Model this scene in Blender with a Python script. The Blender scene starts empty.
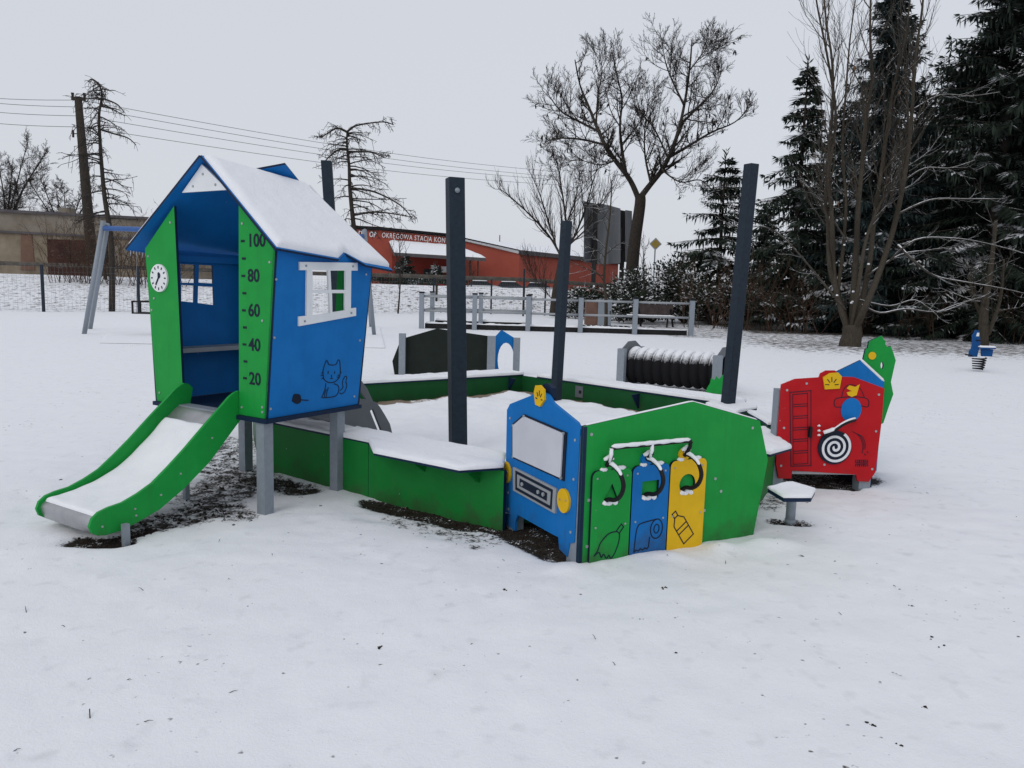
import bpy, bmesh, math, random
from mathutils import Vector, Matrix, noise
from mathutils.geometry import tessellate_polygon
C = bpy.context.scene.collection
SC = bpy.context.scene
V = Vector
# ------------------------------------------------------------------ camera model
f_px, CAMH = 775.0, 1.45
pitch = math.atan((384 - 286) / f_px)
roll = 0.028
cp, sp, cr, sr = math.cos(pitch), math.sin(pitch), math.cos(roll), math.sin(roll)

def ray(x, y):
    dx, dy = x - 512, y - 384
    u = (dx * cr + dy * sr) / f_px
    v = (-dx * sr + dy * cr) / f_px
    return V((u, cp - v * sp, -sp - v * cp))

def at(x, y, Z=0.0):                    # point of the horizontal plane Z seen there
    d = ray(x, y)
    return V((0, 0, CAMH)) + d * ((Z - CAMH) / d.z)

def atd(x, y, Y):                       # point at distance Y seen there
    d = ray(x, y)
    return V((0, 0, CAMH)) + d * (Y / d.y)

def onplane(x, y, P, n):
    c = V((0, 0, CAMH)); d = ray(x, y)
    return c + d * (n.dot(P - c) / n.dot(d))

# ------------------------------------------------------------------ materials
def new_mat(name):
    m = bpy.data.materials.new(name); m.use_nodes = True
    nt = m.node_tree
    b = nt.nodes['Principled BSDF']
    return m, nt, b

def N(nt, t, **kw):
    n = nt.nodes.new(t)
    for k, v in kw.items():
        if k.startswith('i_'):
            n.inputs[int(k[2:]) if k[2:].isdigit() else k[2:].replace('_', ' ')].default_value = v
        else:
            setattr(n, k, v)
    return n

def ramp(nt, p0, p1, c0=(0, 0, 0, 1), c1=(1, 1, 1, 1)):
    r = N(nt, 'ShaderNodeValToRGB')
    r.color_ramp.elements[0].position = p0; r.color_ramp.elements[0].color = c0
    r.color_ramp.elements[1].position = p1; r.color_ramp.elements[1].color = c1
    return r

def noise_tex(nt, scale, detail=3, rough=.5, coord='Object', dist=0.0, vec=None):
    n = N(nt, 'ShaderNodeTexNoise')
    n.inputs['Scale'].default_value = scale; n.inputs['Detail'].default_value = detail
    n.inputs['Roughness'].default_value = rough; n.inputs['Distortion'].default_value = dist
    if vec is None:
        if coord == 'World':
            g = N(nt, 'ShaderNodeNewGeometry'); nt.links.new(g.outputs['Position'], n.inputs['Vector'])
        else:
            t = N(nt, 'ShaderNodeTexCoord'); nt.links.new(t.outputs[coord], n.inputs['Vector'])
    else:
        nt.links.new(vec, n.inputs['Vector'])
    return n

def mixc(nt, fac, a, b):
    m = N(nt, 'ShaderNodeMix', data_type='RGBA')
    for sock, val in ((m.inputs[0], fac), (m.inputs[6], a), (m.inputs[7], b)):
        if hasattr(val, 'is_output'): nt.links.new(val, sock)
        elif isinstance(val, (int, float)): sock.default_value = val
        else: sock.default_value = (*val, 1) if len(val) == 3 else val
    return m.outputs[2]

def bump(nt, b, h, strength, dist=.01):
    bp = N(nt, 'ShaderNodeBump'); bp.inputs['Strength'].default_value = strength
    bp.inputs['Distance'].default_value = dist
    nt.links.new(h, bp.inputs['Height']); nt.links.new(bp.outputs[0], b.inputs['Normal'])
    return bp

SNOW = (.80, .815, .85)

def plastic(name, rgb, rough=.5, flecks=.0, var=.07):
    """coloured HDPE play board: faint tone changes, fine orange-peel and dried water flecks"""
    m, nt, b = new_mat(name)
    n1 = noise_tex(nt, 6, 4, .6, 'World')
    r1 = ramp(nt, .3, .75)
    nt.links.new(n1.outputs[0], r1.inputs[0])
    dark = tuple(c * (1 - var) for c in rgb); lite = tuple(min(1, c * (1 + var) + .004) for c in rgb)
    col = mixc(nt, r1.outputs[0], dark, lite)
    if flecks > 0:
        n2 = noise_tex(nt, 34, 2, .5, 'World')
        r2 = ramp(nt, .775, .80)
        nt.links.new(n2.outputs[0], r2.inputs[0])
        col = mixc(nt, r2.outputs[0], col, (.6, .64, .68))
    # faint vertical water streaks and mud splashed up from the ground
    g_ = N(nt, 'ShaderNodeNewGeometry'); mp_ = N(nt, 'ShaderNodeMapping'); mp_.inputs['Scale'].default_value = (26, 26, 1.6)
    nt.links.new(g_.outputs['Position'], mp_.inputs['Vector']); n4 = noise_tex(nt, 1, 4, .6, vec=mp_.outputs[0])
    sk = .30 if flecks > 0 else 0
    r4 = ramp(nt, .52, .80, (0, 0, 0, 1), (sk, sk, sk, 1)); nt.links.new(n4.outputs[0], r4.inputs[0])
    col = mixc(nt, r4.outputs[0], col, tuple(c * .45 + .02 for c in rgb))
    if flecks > 0:
        xyz = N(nt, 'ShaderNodeSeparateXYZ'); nt.links.new(g_.outputs['Position'], xyz.inputs[0])
        n5 = noise_tex(nt, 7, 5, .7, 'World'); ms_ = N(nt, 'ShaderNodeMath', operation='MULTIPLY_ADD')
        nt.links.new(xyz.outputs[2], ms_.inputs[0]); ms_.inputs[1].default_value = -1.6; nt.links.new(n5.outputs[0], ms_.inputs[2])
        r5 = ramp(nt, .30, .62, (0, 0, 0, 1), (.55, .55, .55, 1)); nt.links.new(ms_.outputs[0], r5.inputs[0])
        col = mixc(nt, r5.outputs[0], col, (.045, .040, .030))
    nt.links.new(col, b.inputs['Base Color'])
    b.inputs['Roughness'].default_value = rough
    b.inputs['Specular IOR Level'].default_value = .15
    n3 = noise_tex(nt, 260, 2, .5, 'World')
    bump(nt, b, n3.outputs[0], .12, .002)
    return m

def metal(name, rgb, rough=.45, metallic=.6, scale=30, var=.2):
    m, nt, b = new_mat(name)
    n1 = noise_tex(nt, scale, 4, .6, 'World')
    r1 = ramp(nt, .3, .7); nt.links.new(n1.outputs[0], r1.inputs[0])
    nt.links.new(mixc(nt, r1.outputs[0], tuple(c * (1 - var) for c in rgb), tuple(min(1, c * (1 + var)) for c in rgb)), b.inputs['Base Color'])
    b.inputs['Specular IOR Level'].default_value = .2 if metallic == 0 else .5
    b.inputs['Metallic'].default_value = metallic; b.inputs['Roughness'].default_value = rough
    return m

def rough_mat(name, a, bcol, scale=8, snow=0.0, rough=.9, bstr=.4, snow_scale=9, stretch=None, clump=1.0):
    """bark / foliage / masonry: two tones, plus snow lying on faces that look up (snow = how much)"""
    m, nt, b = new_mat(name)
    vec = None
    if stretch:
        g0 = N(nt, 'ShaderNodeNewGeometry'); mp = N(nt, 'ShaderNodeMapping'); mp.inputs['Scale'].default_value = stretch
        nt.links.new(g0.outputs['Position'], mp.inputs['Vector']); vec = mp.outputs[0]
    n1 = noise_tex(nt, scale, 4, .65, 'World', vec=vec)
    r1 = ramp(nt, .32, .68); nt.links.new(n1.outputs[0], r1.inputs[0])
    col = mixc(nt, r1.outputs[0], a, bcol)
    if snow:
        g = N(nt, 'ShaderNodeNewGeometry'); s = N(nt, 'ShaderNodeSeparateXYZ')
        nt.links.new(g.outputs['Normal'], s.inputs[0])
        n2 = noise_tex(nt, snow_scale, 3, .6, 'World')
        ad = N(nt, 'ShaderNodeMath', operation='ADD'); nt.links.new(s.outputs[2], ad.inputs[0]); cl_ = N(nt, 'ShaderNodeMath', operation='MULTIPLY_ADD'); nt.links.new(n2.outputs[0], cl_.inputs[0]); cl_.inputs[1].default_value = clump; cl_.inputs[2].default_value = .5 - .5 * clump
        nt.links.new(cl_.outputs[0], ad.inputs[1])
        r2 = ramp(nt, 1.52 - snow, 1.62 - snow); 
        sub = N(nt, 'ShaderNodeMath', operation='SUBTRACT'); nt.links.new(ad.outputs[0], sub.inputs[0]); sub.inputs[1].default_value = .7
        r2.color_ramp.elements[0].position = max(0, .82 - snow); r2.color_ramp.elements[1].position = min(1, .92 - snow)
        nt.links.new(sub.outputs[0], r2.inputs[0])
        col = mixc(nt, r2.outputs[0], col, SNOW)
    nt.links.new(col, b.inputs['Base Color'])
    b.inputs['Roughness'].default_value = rough
    b.inputs['Specular IOR Level'].default_value = .2
    if bstr: bump(nt, b, n1.outputs[0], bstr, .02)
    return m

def snow_mat(name, grain=140, big=9, soil=False):
    m, nt, b = new_mat(name)
    n1 = noise_tex(nt, big, 5, .6, 'World'); n2 = noise_tex(nt, grain, 3, .6, 'World')
    col = mixc(nt, n1.outputs[0], (.79, .81, .85), (.86, .87, .90))
    add = N(nt, 'ShaderNodeMath', operation='MULTIPLY_ADD')
    nt.links.new(n2.outputs[0], add.inputs[0]); add.inputs[1].default_value = .25; nt.links.new(n1.outputs[0], add.inputs[2])
    rough_in = None
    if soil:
        at_ = N(nt, 'ShaderNodeAttribute', attribute_name='soil')  # bare earth, plus the shade painted under the fire engine
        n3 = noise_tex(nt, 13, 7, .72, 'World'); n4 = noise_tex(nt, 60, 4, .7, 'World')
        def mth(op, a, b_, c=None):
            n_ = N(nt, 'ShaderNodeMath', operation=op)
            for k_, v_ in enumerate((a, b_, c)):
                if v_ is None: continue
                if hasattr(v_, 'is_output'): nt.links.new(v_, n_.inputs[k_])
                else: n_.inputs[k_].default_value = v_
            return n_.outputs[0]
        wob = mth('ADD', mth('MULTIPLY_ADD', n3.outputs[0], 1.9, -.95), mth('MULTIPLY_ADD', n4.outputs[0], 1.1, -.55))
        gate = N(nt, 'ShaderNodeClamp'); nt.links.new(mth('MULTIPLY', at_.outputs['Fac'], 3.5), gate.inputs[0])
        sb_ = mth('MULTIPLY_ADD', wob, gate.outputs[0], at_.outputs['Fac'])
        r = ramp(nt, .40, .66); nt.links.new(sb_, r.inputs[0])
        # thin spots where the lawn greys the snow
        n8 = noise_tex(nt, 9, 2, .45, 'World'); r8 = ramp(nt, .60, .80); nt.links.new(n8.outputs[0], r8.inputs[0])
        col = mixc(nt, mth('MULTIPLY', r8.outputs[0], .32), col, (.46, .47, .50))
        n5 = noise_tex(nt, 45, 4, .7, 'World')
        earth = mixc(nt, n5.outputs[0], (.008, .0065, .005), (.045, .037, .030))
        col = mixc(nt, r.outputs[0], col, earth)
        # wet half-melted rim
        # scattered specks: bits of earth, grass and leaf showing through
        n6 = noise_tex(nt, 24, 2, .5, 'World'); n7 = noise_tex(nt, 1.3, 2, .5, 'World')
        a3 = N(nt, 'ShaderNodeMath', operation='MULTIPLY_ADD'); nt.links.new(n7.outputs[0], a3.inputs[0]); a3.inputs[1].default_value = .3
        nt.links.new(n6.outputs[0], a3.inputs[2])
        at2 = N(nt, 'ShaderNodeAttribute', attribute_name='litter')
        a4 = N(nt, 'ShaderNodeMath', operation='MULTIPLY_ADD'); nt.links.new(at2.outputs['Fac'], a4.inputs[0]); a4.inputs[1].default_value = .35
        nt.links.new(a3.outputs[0], a4.inputs[2]); a4.inputs[1].default_value = .12
        r3 = ramp(nt, .875, .95); nt.links.new(a4.outputs[0], r3.inputs[0])
        col = mixc(nt, r3.outputs[0], col, (.10, .09, .085))
        n9 = noise_tex(nt, 4.5, 6, .68, 'World')
        r9 = ramp(nt, .80, .90); nt.links.new(mth('MULTIPLY_ADD', at2.outputs['Fac'], .46, n9.outputs[0]), r9.inputs[0])
        col = mixc(nt, r9.outputs[0], col, (.085, .075, .065))
        bump_h = N(nt, 'ShaderNodeMath', operation='MULTIPLY_ADD')
        nt.links.new(r.outputs[0], bump_h.inputs[0]); bump_h.inputs[1].default_value = -.6; nt.links.new(add.outputs[0], bump_h.inputs[2])
        add = bump_h
    nt.links.new(col, b.inputs['Base Color'])
    b.inputs['Roughness'].default_value = .75
    b.inputs['Specular IOR Level'].default_value = .25
    bump(nt, b, add.outputs[0], .5, .022)
    return m

M = dict(
    green=plastic('green_board', (.008, .285, .045), .5, .20),
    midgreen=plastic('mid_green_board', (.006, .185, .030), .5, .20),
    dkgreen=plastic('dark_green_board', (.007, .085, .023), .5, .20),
    blue=plastic('blue_board', (.003, .150, .46), .5, .20),
    bluedark=plastic('worn_blue_board', (.004, .065, .22), .6, .20),
    navy=plastic('navy_board', (.006, .018, .05), .55),
    red=plastic('red_board', (.45, .007, .012), .5, .20),
    yellow=plastic('yellow_board', (.72, .44, .010), .5),
    signyellow=plastic('backlit_sign_yellow', (.30, .22, .05), .6),  # yellow dulled: the sign's backlit shade is put into its colour
    white=plastic('white_board', (.74, .76, .78), .5, 0, .05),
    black=plastic('black_board', (.010, .011, .013), .5),
    coal=plastic('black_green_board', (.012, .018, .015), .55),
    line=plastic('engraved_line', (.008, .014, .03), .6),
    greyb=plastic('grey_board', (.13, .14, .155), .55),
    lgrey=plastic('light_grey_board', (.30, .32, .34), .5),
    steel=metal('galvanised_steel', (.235, .27, .31), .55, .15, 30, .09),
    chute=metal('polished_chute_steel', (.42, .42, .44), .35, .7, 4),
    post=metal('anthracite_paint', (.016, .026, .040), .6, .0),
    bolt=metal('bolt_cap', (.34, .37, .38), .4, .2),
    bluesteel=metal('blue_painted_steel', (.05, .13, .36), .45, .1),
    rubber=rough_mat('black_rubber', (.008, .008, .009), (.022, .022, .024), 20, 0, .7, .2),
    tube=rough_mat('black_ribbed_tube', (.010, .010, .012), (.02, .02, .022), 20, .52, .6, .1, 14),
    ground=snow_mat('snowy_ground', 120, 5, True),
    snow=snow_mat('fresh_snow', 120, 9),
    soil=rough_mat('dark_earth', (.012, .009, .007), (.04, .032, .025), 40, .02, .95, .6),
    bark=rough_mat('grey_brown_bark', (.020, .017, .015), (.060, .051, .042), 14, .10, .9, .5, 12, (3, 3, .6)),
    barkolive=rough_mat('olive_bark', (.032, .027, .020), (.072, .060, .046), 14, .10, .9, .5, 12, (3, 3, .6)),
    twig=rough_mat('dark_twigs', (.022, .018, .016), (.05, .042, .036), 10, .0, .9, 0),
    twigsnow=rough_mat('snow_lined_twigs', (.040, .035, .030), (.080, .071, .060), 10, .46, .9, 0, 3),
    brush=rough_mat('brown_brush', (.045, .027, .018), (.10, .062, .042), 6, .12, .9, 0),
    spruce=rough_mat('spruce_needles', (.012, .020, .015), (.044, .062, .046), 1.1, -.01, .85, 0, .8, None, 2.2),
    bluespruce=rough_mat('blue_spruce_needles', (.015, .027, .026), (.050, .072, .070), 1.1, .01, .85, 0, .8, None, 2.2),
    yew=rough_mat('evergreen_shrub', (.012, .018, .012), (.035, .046, .030), 3, .38, .85, 0, 1.7),
    larch=rough_mat('larch_twigs', (.022, .020, .018), (.05, .045, .040), 8, 0, .9, 0),
    wood=rough_mat('weathered_pole', (.020, .017, .014), (.058, .049, .040), 9, .0, .9, .4, 9, (4, 4, .5)),
    tunnel=None,
    pipe=rough_mat('weathered_lagging', (.060, .053, .046), (.115, .104, .09), 3, .0, .9, .3),
    plaster=rough_mat('stained_render', (.13, .10, .07), (.27, .225, .17), .5, 0, .95, .2),
    plaster2=rough_mat('grey_parapet', (.15, .128, .10), (.24, .21, .175), .6, 0, .95, .2),
    stain=rough_mat('red_brick_stain', (.13, .075, .055), (.17, .11, .08), 1.2, 0, .95, .2),
    rust=rough_mat('rusty_door', (.028, .012, .011), (.070, .027, .022), 1.2, 0, .85, .2),
    redwall=rough_mat('red_cladding', (.29, .062, .042), (.36, .085, .058), .35, 0, .8, 0),
    redwall2=rough_mat('dark_red_cladding', (.17, .025, .018), (.24, .038, .026), .35, 0, .8, 0),
    fascia=rough_mat('dark_fascia', (.07, .065, .07), (.10, .09, .095), 1, 0, .7, 0),
    glass=metal('dark_window', (.02, .025, .03), .15, .0),
    board=rough_mat('billboard_back', (.10, .11, .12), (.20, .21, .225), .5, 0, .8, 0, stretch=(2.5, 2.5, .2)),
    hoard=rough_mat('billboard_dark', (.022, .022, .024), (.045, .045, .048), .6, 0, .8, 0),
    brown=rough_mat('brown_cabinet', (.12, .07, .055), (.17, .10, .08), 3, 0, .8, 0),
    benchw=rough_mat('brown_bench_board', (.040, .030, .030), (.075, .058, .055), 6, 0, .8, 0),
    frost=plastic('frosted_pane', (.55, .565, .62), .6, 0, .05),
    wire=metal('thin_wire', (.19, .20, .21), .6, .2),
    carwhite=plastic('white_car_paint', (.55, .57, .6), .3, 0, .04),
    cardark=plastic('dark_car_paint', (.05, .06, .075), .3, 0, .04),
    carsilver=plastic('silver_car_paint', (.32, .34, .36), .3, 0, .04),
    carred=plastic('red_car_paint', (.32, .03, .03), .3, 0, .04),
    leaf=rough_mat('dry_leaf', (.10, .055, .03), (.20, .12, .07), 5, .25, .9, 0),
    sand=snow_mat('snowy_sand', 90, 6),
)

# ------------------------------------------------------------------ mesh builder
class MB:
    def __init__(s): s.v, s.f, s.m, s.sm = [], [], [], []
    def add(s, vs, fs, mi=0, smooth=False):
        o = len(s.v); s.v += [tuple(p) for p in vs]
        for q in fs: s.f.append(tuple(o + i for i in q)); s.m.append(mi); s.sm.append(smooth)
    def box(s, fm, a0, a1, b0, b1, c0, c1, mi=0):
        P = [fm(a, b, c) for c in (c0, c1) for b in (b0, b1) for a in (a0, a1)]
        s.add(P, [(0, 1, 3, 2), (4, 6, 7, 5), (0, 4, 5, 1), (2, 3, 7, 6), (0, 2, 6, 4), (1, 5, 7, 3)], mi)
    def beam(s, p, q, w, h=None, mi=0, up=V((0, 0, 1)), twist=0.0):
        p, q = V(p), V(q); h = h or w; d = (q - p).normalized()
        x = d.cross(up)
        if x.length < 1e-3: x = d.cross(V((1, 0, 0)))
        x.normalize(); y = x.cross(d)
        if twist:
            x, y = x * math.cos(twist) + y * math.sin(twist), y * math.cos(twist) - x * math.sin(twist)
        P = [b + x * (w / 2 * i) + y * (h / 2 * j) for b in (p, q) for i, j in ((-1, -1), (1, -1), (1, 1), (-1, 1))]
        s.add(P, [(0, 1, 2, 3), (7, 6, 5, 4), (0, 4, 5, 1), (1, 5, 6, 2), (2, 6, 7, 3), (3, 7, 4, 0)], mi)
    def tube(s, pts, rad, n=8, mi=0, cap=True, smooth=True):
        pts = [V(p) for p in pts]
        if not hasattr(rad, '__len__'): rad = [rad] * len(pts)
        vs, fs = [], []
        x = None
        for i, p in enumerate(pts):
            d = (pts[min(i + 1, len(pts) - 1)] - pts[max(i - 1, 0)])
            if d.length < 1e-9: d = V((0, 0, 1))
            d.normalize()
            if x is None:
                x = d.cross(V((0, 0, 1)));
                if x.length < 1e-3: x = d.cross(V((1, 0, 0)))
            x = (x - d * x.dot(d))
            if x.length < 1e-4: x = d.orthogonal()
            x.normalize(); y = d.cross(x)
            for k in range(n):
                a = 2 * math.pi * k / n
                vs.append(p + (x * math.cos(a) + y * math.sin(a)) * rad[i])
        for i in range(len(pts) - 1):
            for k in range(n):
                k2 = (k + 1) % n
                fs.append((i * n + k, i * n + k2, (i + 1) * n + k2, (i + 1) * n + k))
        if cap:
            fs.append(tuple(range(n - 1, -1, -1))); e = (len(pts) - 1) * n; fs.append(tuple(e + k for k in range(n)))
        s.add(vs, fs, mi, smooth)
    def prism(s, outer, fm, c0, c1, holes=(), mi=0, me=1):
        loops = [list(outer)] + [list(h) for h in holes]
        flat = [p for l in loops for p in l]; n = len(flat)
        tri = tessellate_polygon([[V((a, b, 0)) for a, b in l] for l in loops])
        vs = [fm(a, b, c0) for a, b in flat] + [fm(a, b, c1) for a, b in flat]
        fs = [tuple(t) for t in tri] + [tuple(n + i for i in reversed(t)) for t in tri]
        s.add(vs, fs, mi)
        o = 0; side = []
        for l in loops:
            k = len(l)
            for i in range(k):
                j = (i + 1) % k; side.append((o + i, o + j, n + o + j, n + o + i))
            o += k
        s.add(vs, side, me)
    def disc(s, fm, a, b, r, c0, c1, n=24, mi=0, me=None, ry=None, ang=0):
        pts = [(a + r * math.cos(2 * math.pi * k / n + ang), b + (ry or r) * math.sin(2 * math.pi * k / n + ang)) for k in range(n)]
        s.prism(pts, fm, c0, c1, (), mi, mi if me is None else me)
    def stroke(s, fm, pts, w, c0, c1, mi=0, closed=False):
        """flat ribbon along a 2D polyline, mitred"""
        P = [V((a, b)) for a, b in pts]; n = len(P); L, R = [], []
        for i in range(n):
            if closed: pr, nx = P[i - 1], P[(i + 1) % n]
            else: pr, nx = P[max(i - 1, 0)], P[min(i + 1, n - 1)]
            d1 = (P[i] - pr); d2 = (nx - P[i])
            if d1.length < 1e-9: d1 = d2
            if d2.length < 1e-9: d2 = d1
            d1 = d1.normalized(); d2 = d2.normalized()
            t = (d1 + d2)
            t = t.normalized() if t.length > 1e-6 else d1
            nn = V((-t.y, t.x)); k = max(.5, abs(nn.dot(V((-d1.y, d1.x)))))
            L.append(P[i] + nn * (w / 2 / k)); R.append(P[i] - nn * (w / 2 / k))
        rng = range(n if closed else n - 1)
        vs = [fm(p.x, p.y, c) for c in (c0, c1) for q in (L, R) for p in q]
        fs = []
        for i in rng:
            j = (i + 1) % n
            l0, l1, r0, r1 = i, j, n + i, n + j; t = 2 * n
            fs += [(t + l0, t + l1, t + r1, t + r0), (l0, l1, t + l1, t + l0), (r0, r1, t + r1, t + r0)]
        s.add(vs, fs, mi)
    def build(s, name, mats, parent=None, recalc=True):
        me = bpy.data.meshes.new(name)
        me.from_pydata(s.v, [], s.f)
        if not isinstance(mats, (list, tuple)): mats = [mats]
        for m in mats: me.materials.append(m)
        mm = len(mats) - 1
        me.polygons.foreach_set('material_index', [min(i, mm) for i in s.m])
        me.polygons.foreach_set('use_smooth', s.sm)
        if recalc:
            bm = bmesh.new(); bm.from_mesh(me)
            bmesh.ops.remove_doubles(bm, verts=bm.verts, dist=1e-5)
            bmesh.ops.recalc_face_normals(bm, faces=bm.faces); bm.to_mesh(me); bm.free()
        o = bpy.data.objects.new(name, me); C.objects.link(o)
        if parent: set_parent(o, parent)
        return o

def set_parent(o, p):
    o.parent = p
    o.matrix_parent_inverse = world_of(p).inverted()

def world_of(o):
    m = o.matrix_basis.copy()
    if o.parent: m = world_of(o.parent) @ o.matrix_parent_inverse @ m
    return m

def tag(o, label, cat, group=None, kind=None):
    o['label'] = label; o['category'] = cat
    if group: o['group'] = group
    if kind: o['kind'] = kind
    return o

def thing(name, loc, label, cat, group=None):
    o = bpy.data.objects.new(name, None); C.objects.link(o)
    o.location = loc; o.empty_display_size = .1
    return tag(o, label, cat, group)

def structure(o, label=None):
    o['kind'] = 'structure'
    if label: o['label'] = label
    return o

def copy_tree(root, loc, rotz=0, scale=1):
    def rec(o, par):
        c = o.copy(); C.objects.link(c)
        if par: c.parent = par; c.matrix_parent_inverse = o.matrix_parent_inverse.copy()
        for ch in o.children: rec(ch, c)
        return c
    r = rec(root, None); r.location = loc; r.rotation_euler = (0, 0, rotz); r.scale = (scale,) * 3
    return r

def text(body, size, org, xd, yd, mat, parent, name, depth=.002, bold=0.0, align='CENTER', track=1.0, xs=1.0):
    cu = bpy.data.curves.new(name, 'FONT'); cu.body = body; cu.size = size; cu.align_x = align; cu.align_y = 'CENTER'
    cu.extrude = depth / 2; cu.offset = bold; cu.resolution_u = 4; cu.space_character = track
    tmp = bpy.data.objects.new(name, cu); C.objects.link(tmp)
    dg = bpy.context.evaluated_depsgraph_get()
    me = bpy.data.meshes.new_from_object(tmp.evaluated_get(dg))
    bpy.data.objects.remove(tmp); bpy.data.curves.remove(cu)
    xd = V(xd).normalized(); yd = V(yd); yd = (yd - xd * yd.dot(xd)).normalized(); zd = xd.cross(yd)
    mt = Matrix((xd, yd, zd)).transposed().to_4x4(); mt.translation = V(org)
    me.transform(Matrix.Diagonal((xs, 1, 1, 1))); me.transform(mt); me.materials.clear(); me.materials.append(mat)
    o = bpy.data.objects.new(name, me); C.objects.link(o)
    if parent: set_parent(o, parent)
    return o

def arc(cx, cy, r, a0, a1, n=12, ry=None):
    return [(cx + r * math.cos(math.radians(a0 + (a1 - a0) * i / n)), cy + (ry or r) * math.sin(math.radians(a0 + (a1 - a0) * i / n))) for i in range(n + 1)]

def smooth_path(pts, n=8):
    """Catmull-Rom through the points"""
    P = [V(p) for p in pts]; out = []
    for i in range(len(P) - 1):
        p0, p1, p2, p3 = P[max(i - 1, 0)], P[i], P[i + 1], P[min(i + 2, len(P) - 1)]
        for k in range(n):
            t = k / n
            out.append(.5 * ((2 * p1) + (p2 - p0) * t + (2 * p0 - 5 * p1 + 4 * p2 - p3) * t * t + (3 * p1 - p0 - 3 * p2 + p3) * t ** 3))
    out.append(P[-1]); return out

def sp2(pts, n=6):
    return [(p.x, p.y) for p in smooth_path([V((a, b, 0)) for a, b in pts], n)]

def snow_poly(name, pts, H, parent, seed=0):
    """cap of snow lying on a flat polygon (3D base points), rounded rim, uneven top"""
    pts = [V(p) for p in pts]
    dense = []
    for i, p in enumerate(pts):
        q = pts[(i + 1) % len(pts)]; k = max(1, int((q - p).length / .05))
        dense += [p.lerp(q, j / k) for j in range(k)]
    c = sum(pts, V()) / len(pts); mb = MB(); n = len(dense); vs = []
    prof = [(-.004, 0), (-.006, .5), (.004, .85), (.02, 1), (.06, 1.05), (.12, 1.08)]
    for d, h in prof:
        for p in dense:
            L = max((c - p).length, .02); q = p.lerp(c, min(d / L, .9))
            w = noise.noise(V((q.x * 9 + seed, q.y * 9, 3.1))) * .35 + noise.noise(V((q.x * 28, q.y * 28 + seed, 1))) * .2
            q = q + V((0, 0, H * h * (1 + w))); vs.append(q)
    vs.append(c + V((0, 0, H * 1.1)))
    fs = []
    for r in range(len(prof) - 1):
        for i in range(n):
            j = (i + 1) % n; fs.append((r * n + i, r * n + j, (r + 1) * n + j, (r + 1) * n + i))
    o = (len(prof) - 1) * n
    fs += [(o + i, o + (i + 1) % n, len(vs) - 1) for i in range(n)]
    mb.add(vs, fs, 0, True)
    return mb.build(name, M['snow'], parent)

def snow_grid(name, f, Ls, Lt, up, H, parent, ns=40, nt=30, edge=.05, amp=.25, seed=0, sides=True):
    up = V(up); mb = MB(); vs, fs = [], []
    for i in range(ns + 1):
        s = .5 - .5 * math.cos(math.pi * i / ns); s = .5 * s + .5 * i / ns
        for j in range(nt + 1):
            t = .5 - .5 * math.cos(math.pi * j / nt); t = .5 * t + .5 * j / nt
            d = min(s * Ls, (1 - s) * Ls, t * Lt, (1 - t) * Lt) / edge
            d = min(1, d); hf = math.sqrt(max(0, 1 - (1 - d) ** 2))
            p = V(f(s, t))
            w = 1 + amp * noise.noise(p * 3 + V((seed, 0, 0))) + amp * .5 * noise.noise(p * 11)
            vs.append(p + up * (H * hf * w))
    for i in range(ns):
        for j in range(nt):
            a = i * (nt + 1) + j; fs.append((a, a + 1, a + nt + 2, a + nt + 1))
    mb.add(vs, fs, 0, True)
    return mb.build(name, M['snow'], parent)

# ------------------------------------------------------------------ ground
def seg_d(p, a, b):
    ax, ay = a; bx, by = b; dx, dy = bx - ax, by - ay
    L = dx * dx + dy * dy
    t = 0 if L == 0 else max(0, min(1, ((p[0] - ax) * dx + (p[1] - ay) * dy) / L))
    return math.hypot(p[0] - ax - t * dx, p[1] - ay - t * dy)

def xy(px, py):
    p = at(px, py); return (p.x, p.y)

SOIL_SHADE = [  # (a, b, radius, strength)
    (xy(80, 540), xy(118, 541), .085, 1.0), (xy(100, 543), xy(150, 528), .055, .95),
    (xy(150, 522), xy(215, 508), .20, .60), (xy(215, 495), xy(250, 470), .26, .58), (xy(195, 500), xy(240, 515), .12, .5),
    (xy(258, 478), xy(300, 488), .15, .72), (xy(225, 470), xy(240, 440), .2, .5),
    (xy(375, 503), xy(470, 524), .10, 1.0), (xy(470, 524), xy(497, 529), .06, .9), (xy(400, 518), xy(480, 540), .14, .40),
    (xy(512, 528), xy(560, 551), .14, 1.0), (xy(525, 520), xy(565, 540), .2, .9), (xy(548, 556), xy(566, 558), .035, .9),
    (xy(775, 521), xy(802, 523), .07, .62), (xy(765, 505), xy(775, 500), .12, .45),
    (xy(795, 483), xy(846, 485), .10, 1.0), (xy(800, 474), xy(848, 476), .22, 1.0),  # underside shade behind the red panel, painted as dark earth
]
T_O = at(578, 566, 0)

def fence_y(x):
    if x < -.8: return 40 + (x + .8) * (11.5 / 18.2)
    return 40.0

def sstep(t):
    t = max(0, min(1, t)); return t * t * (3 - 2 * t)

def soil_shade_at(x, y):
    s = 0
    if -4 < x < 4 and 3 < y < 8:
        for a, b, r, k in SOIL_SHADE:
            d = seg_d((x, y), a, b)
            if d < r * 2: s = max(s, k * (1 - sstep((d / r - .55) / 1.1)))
    return s

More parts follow.
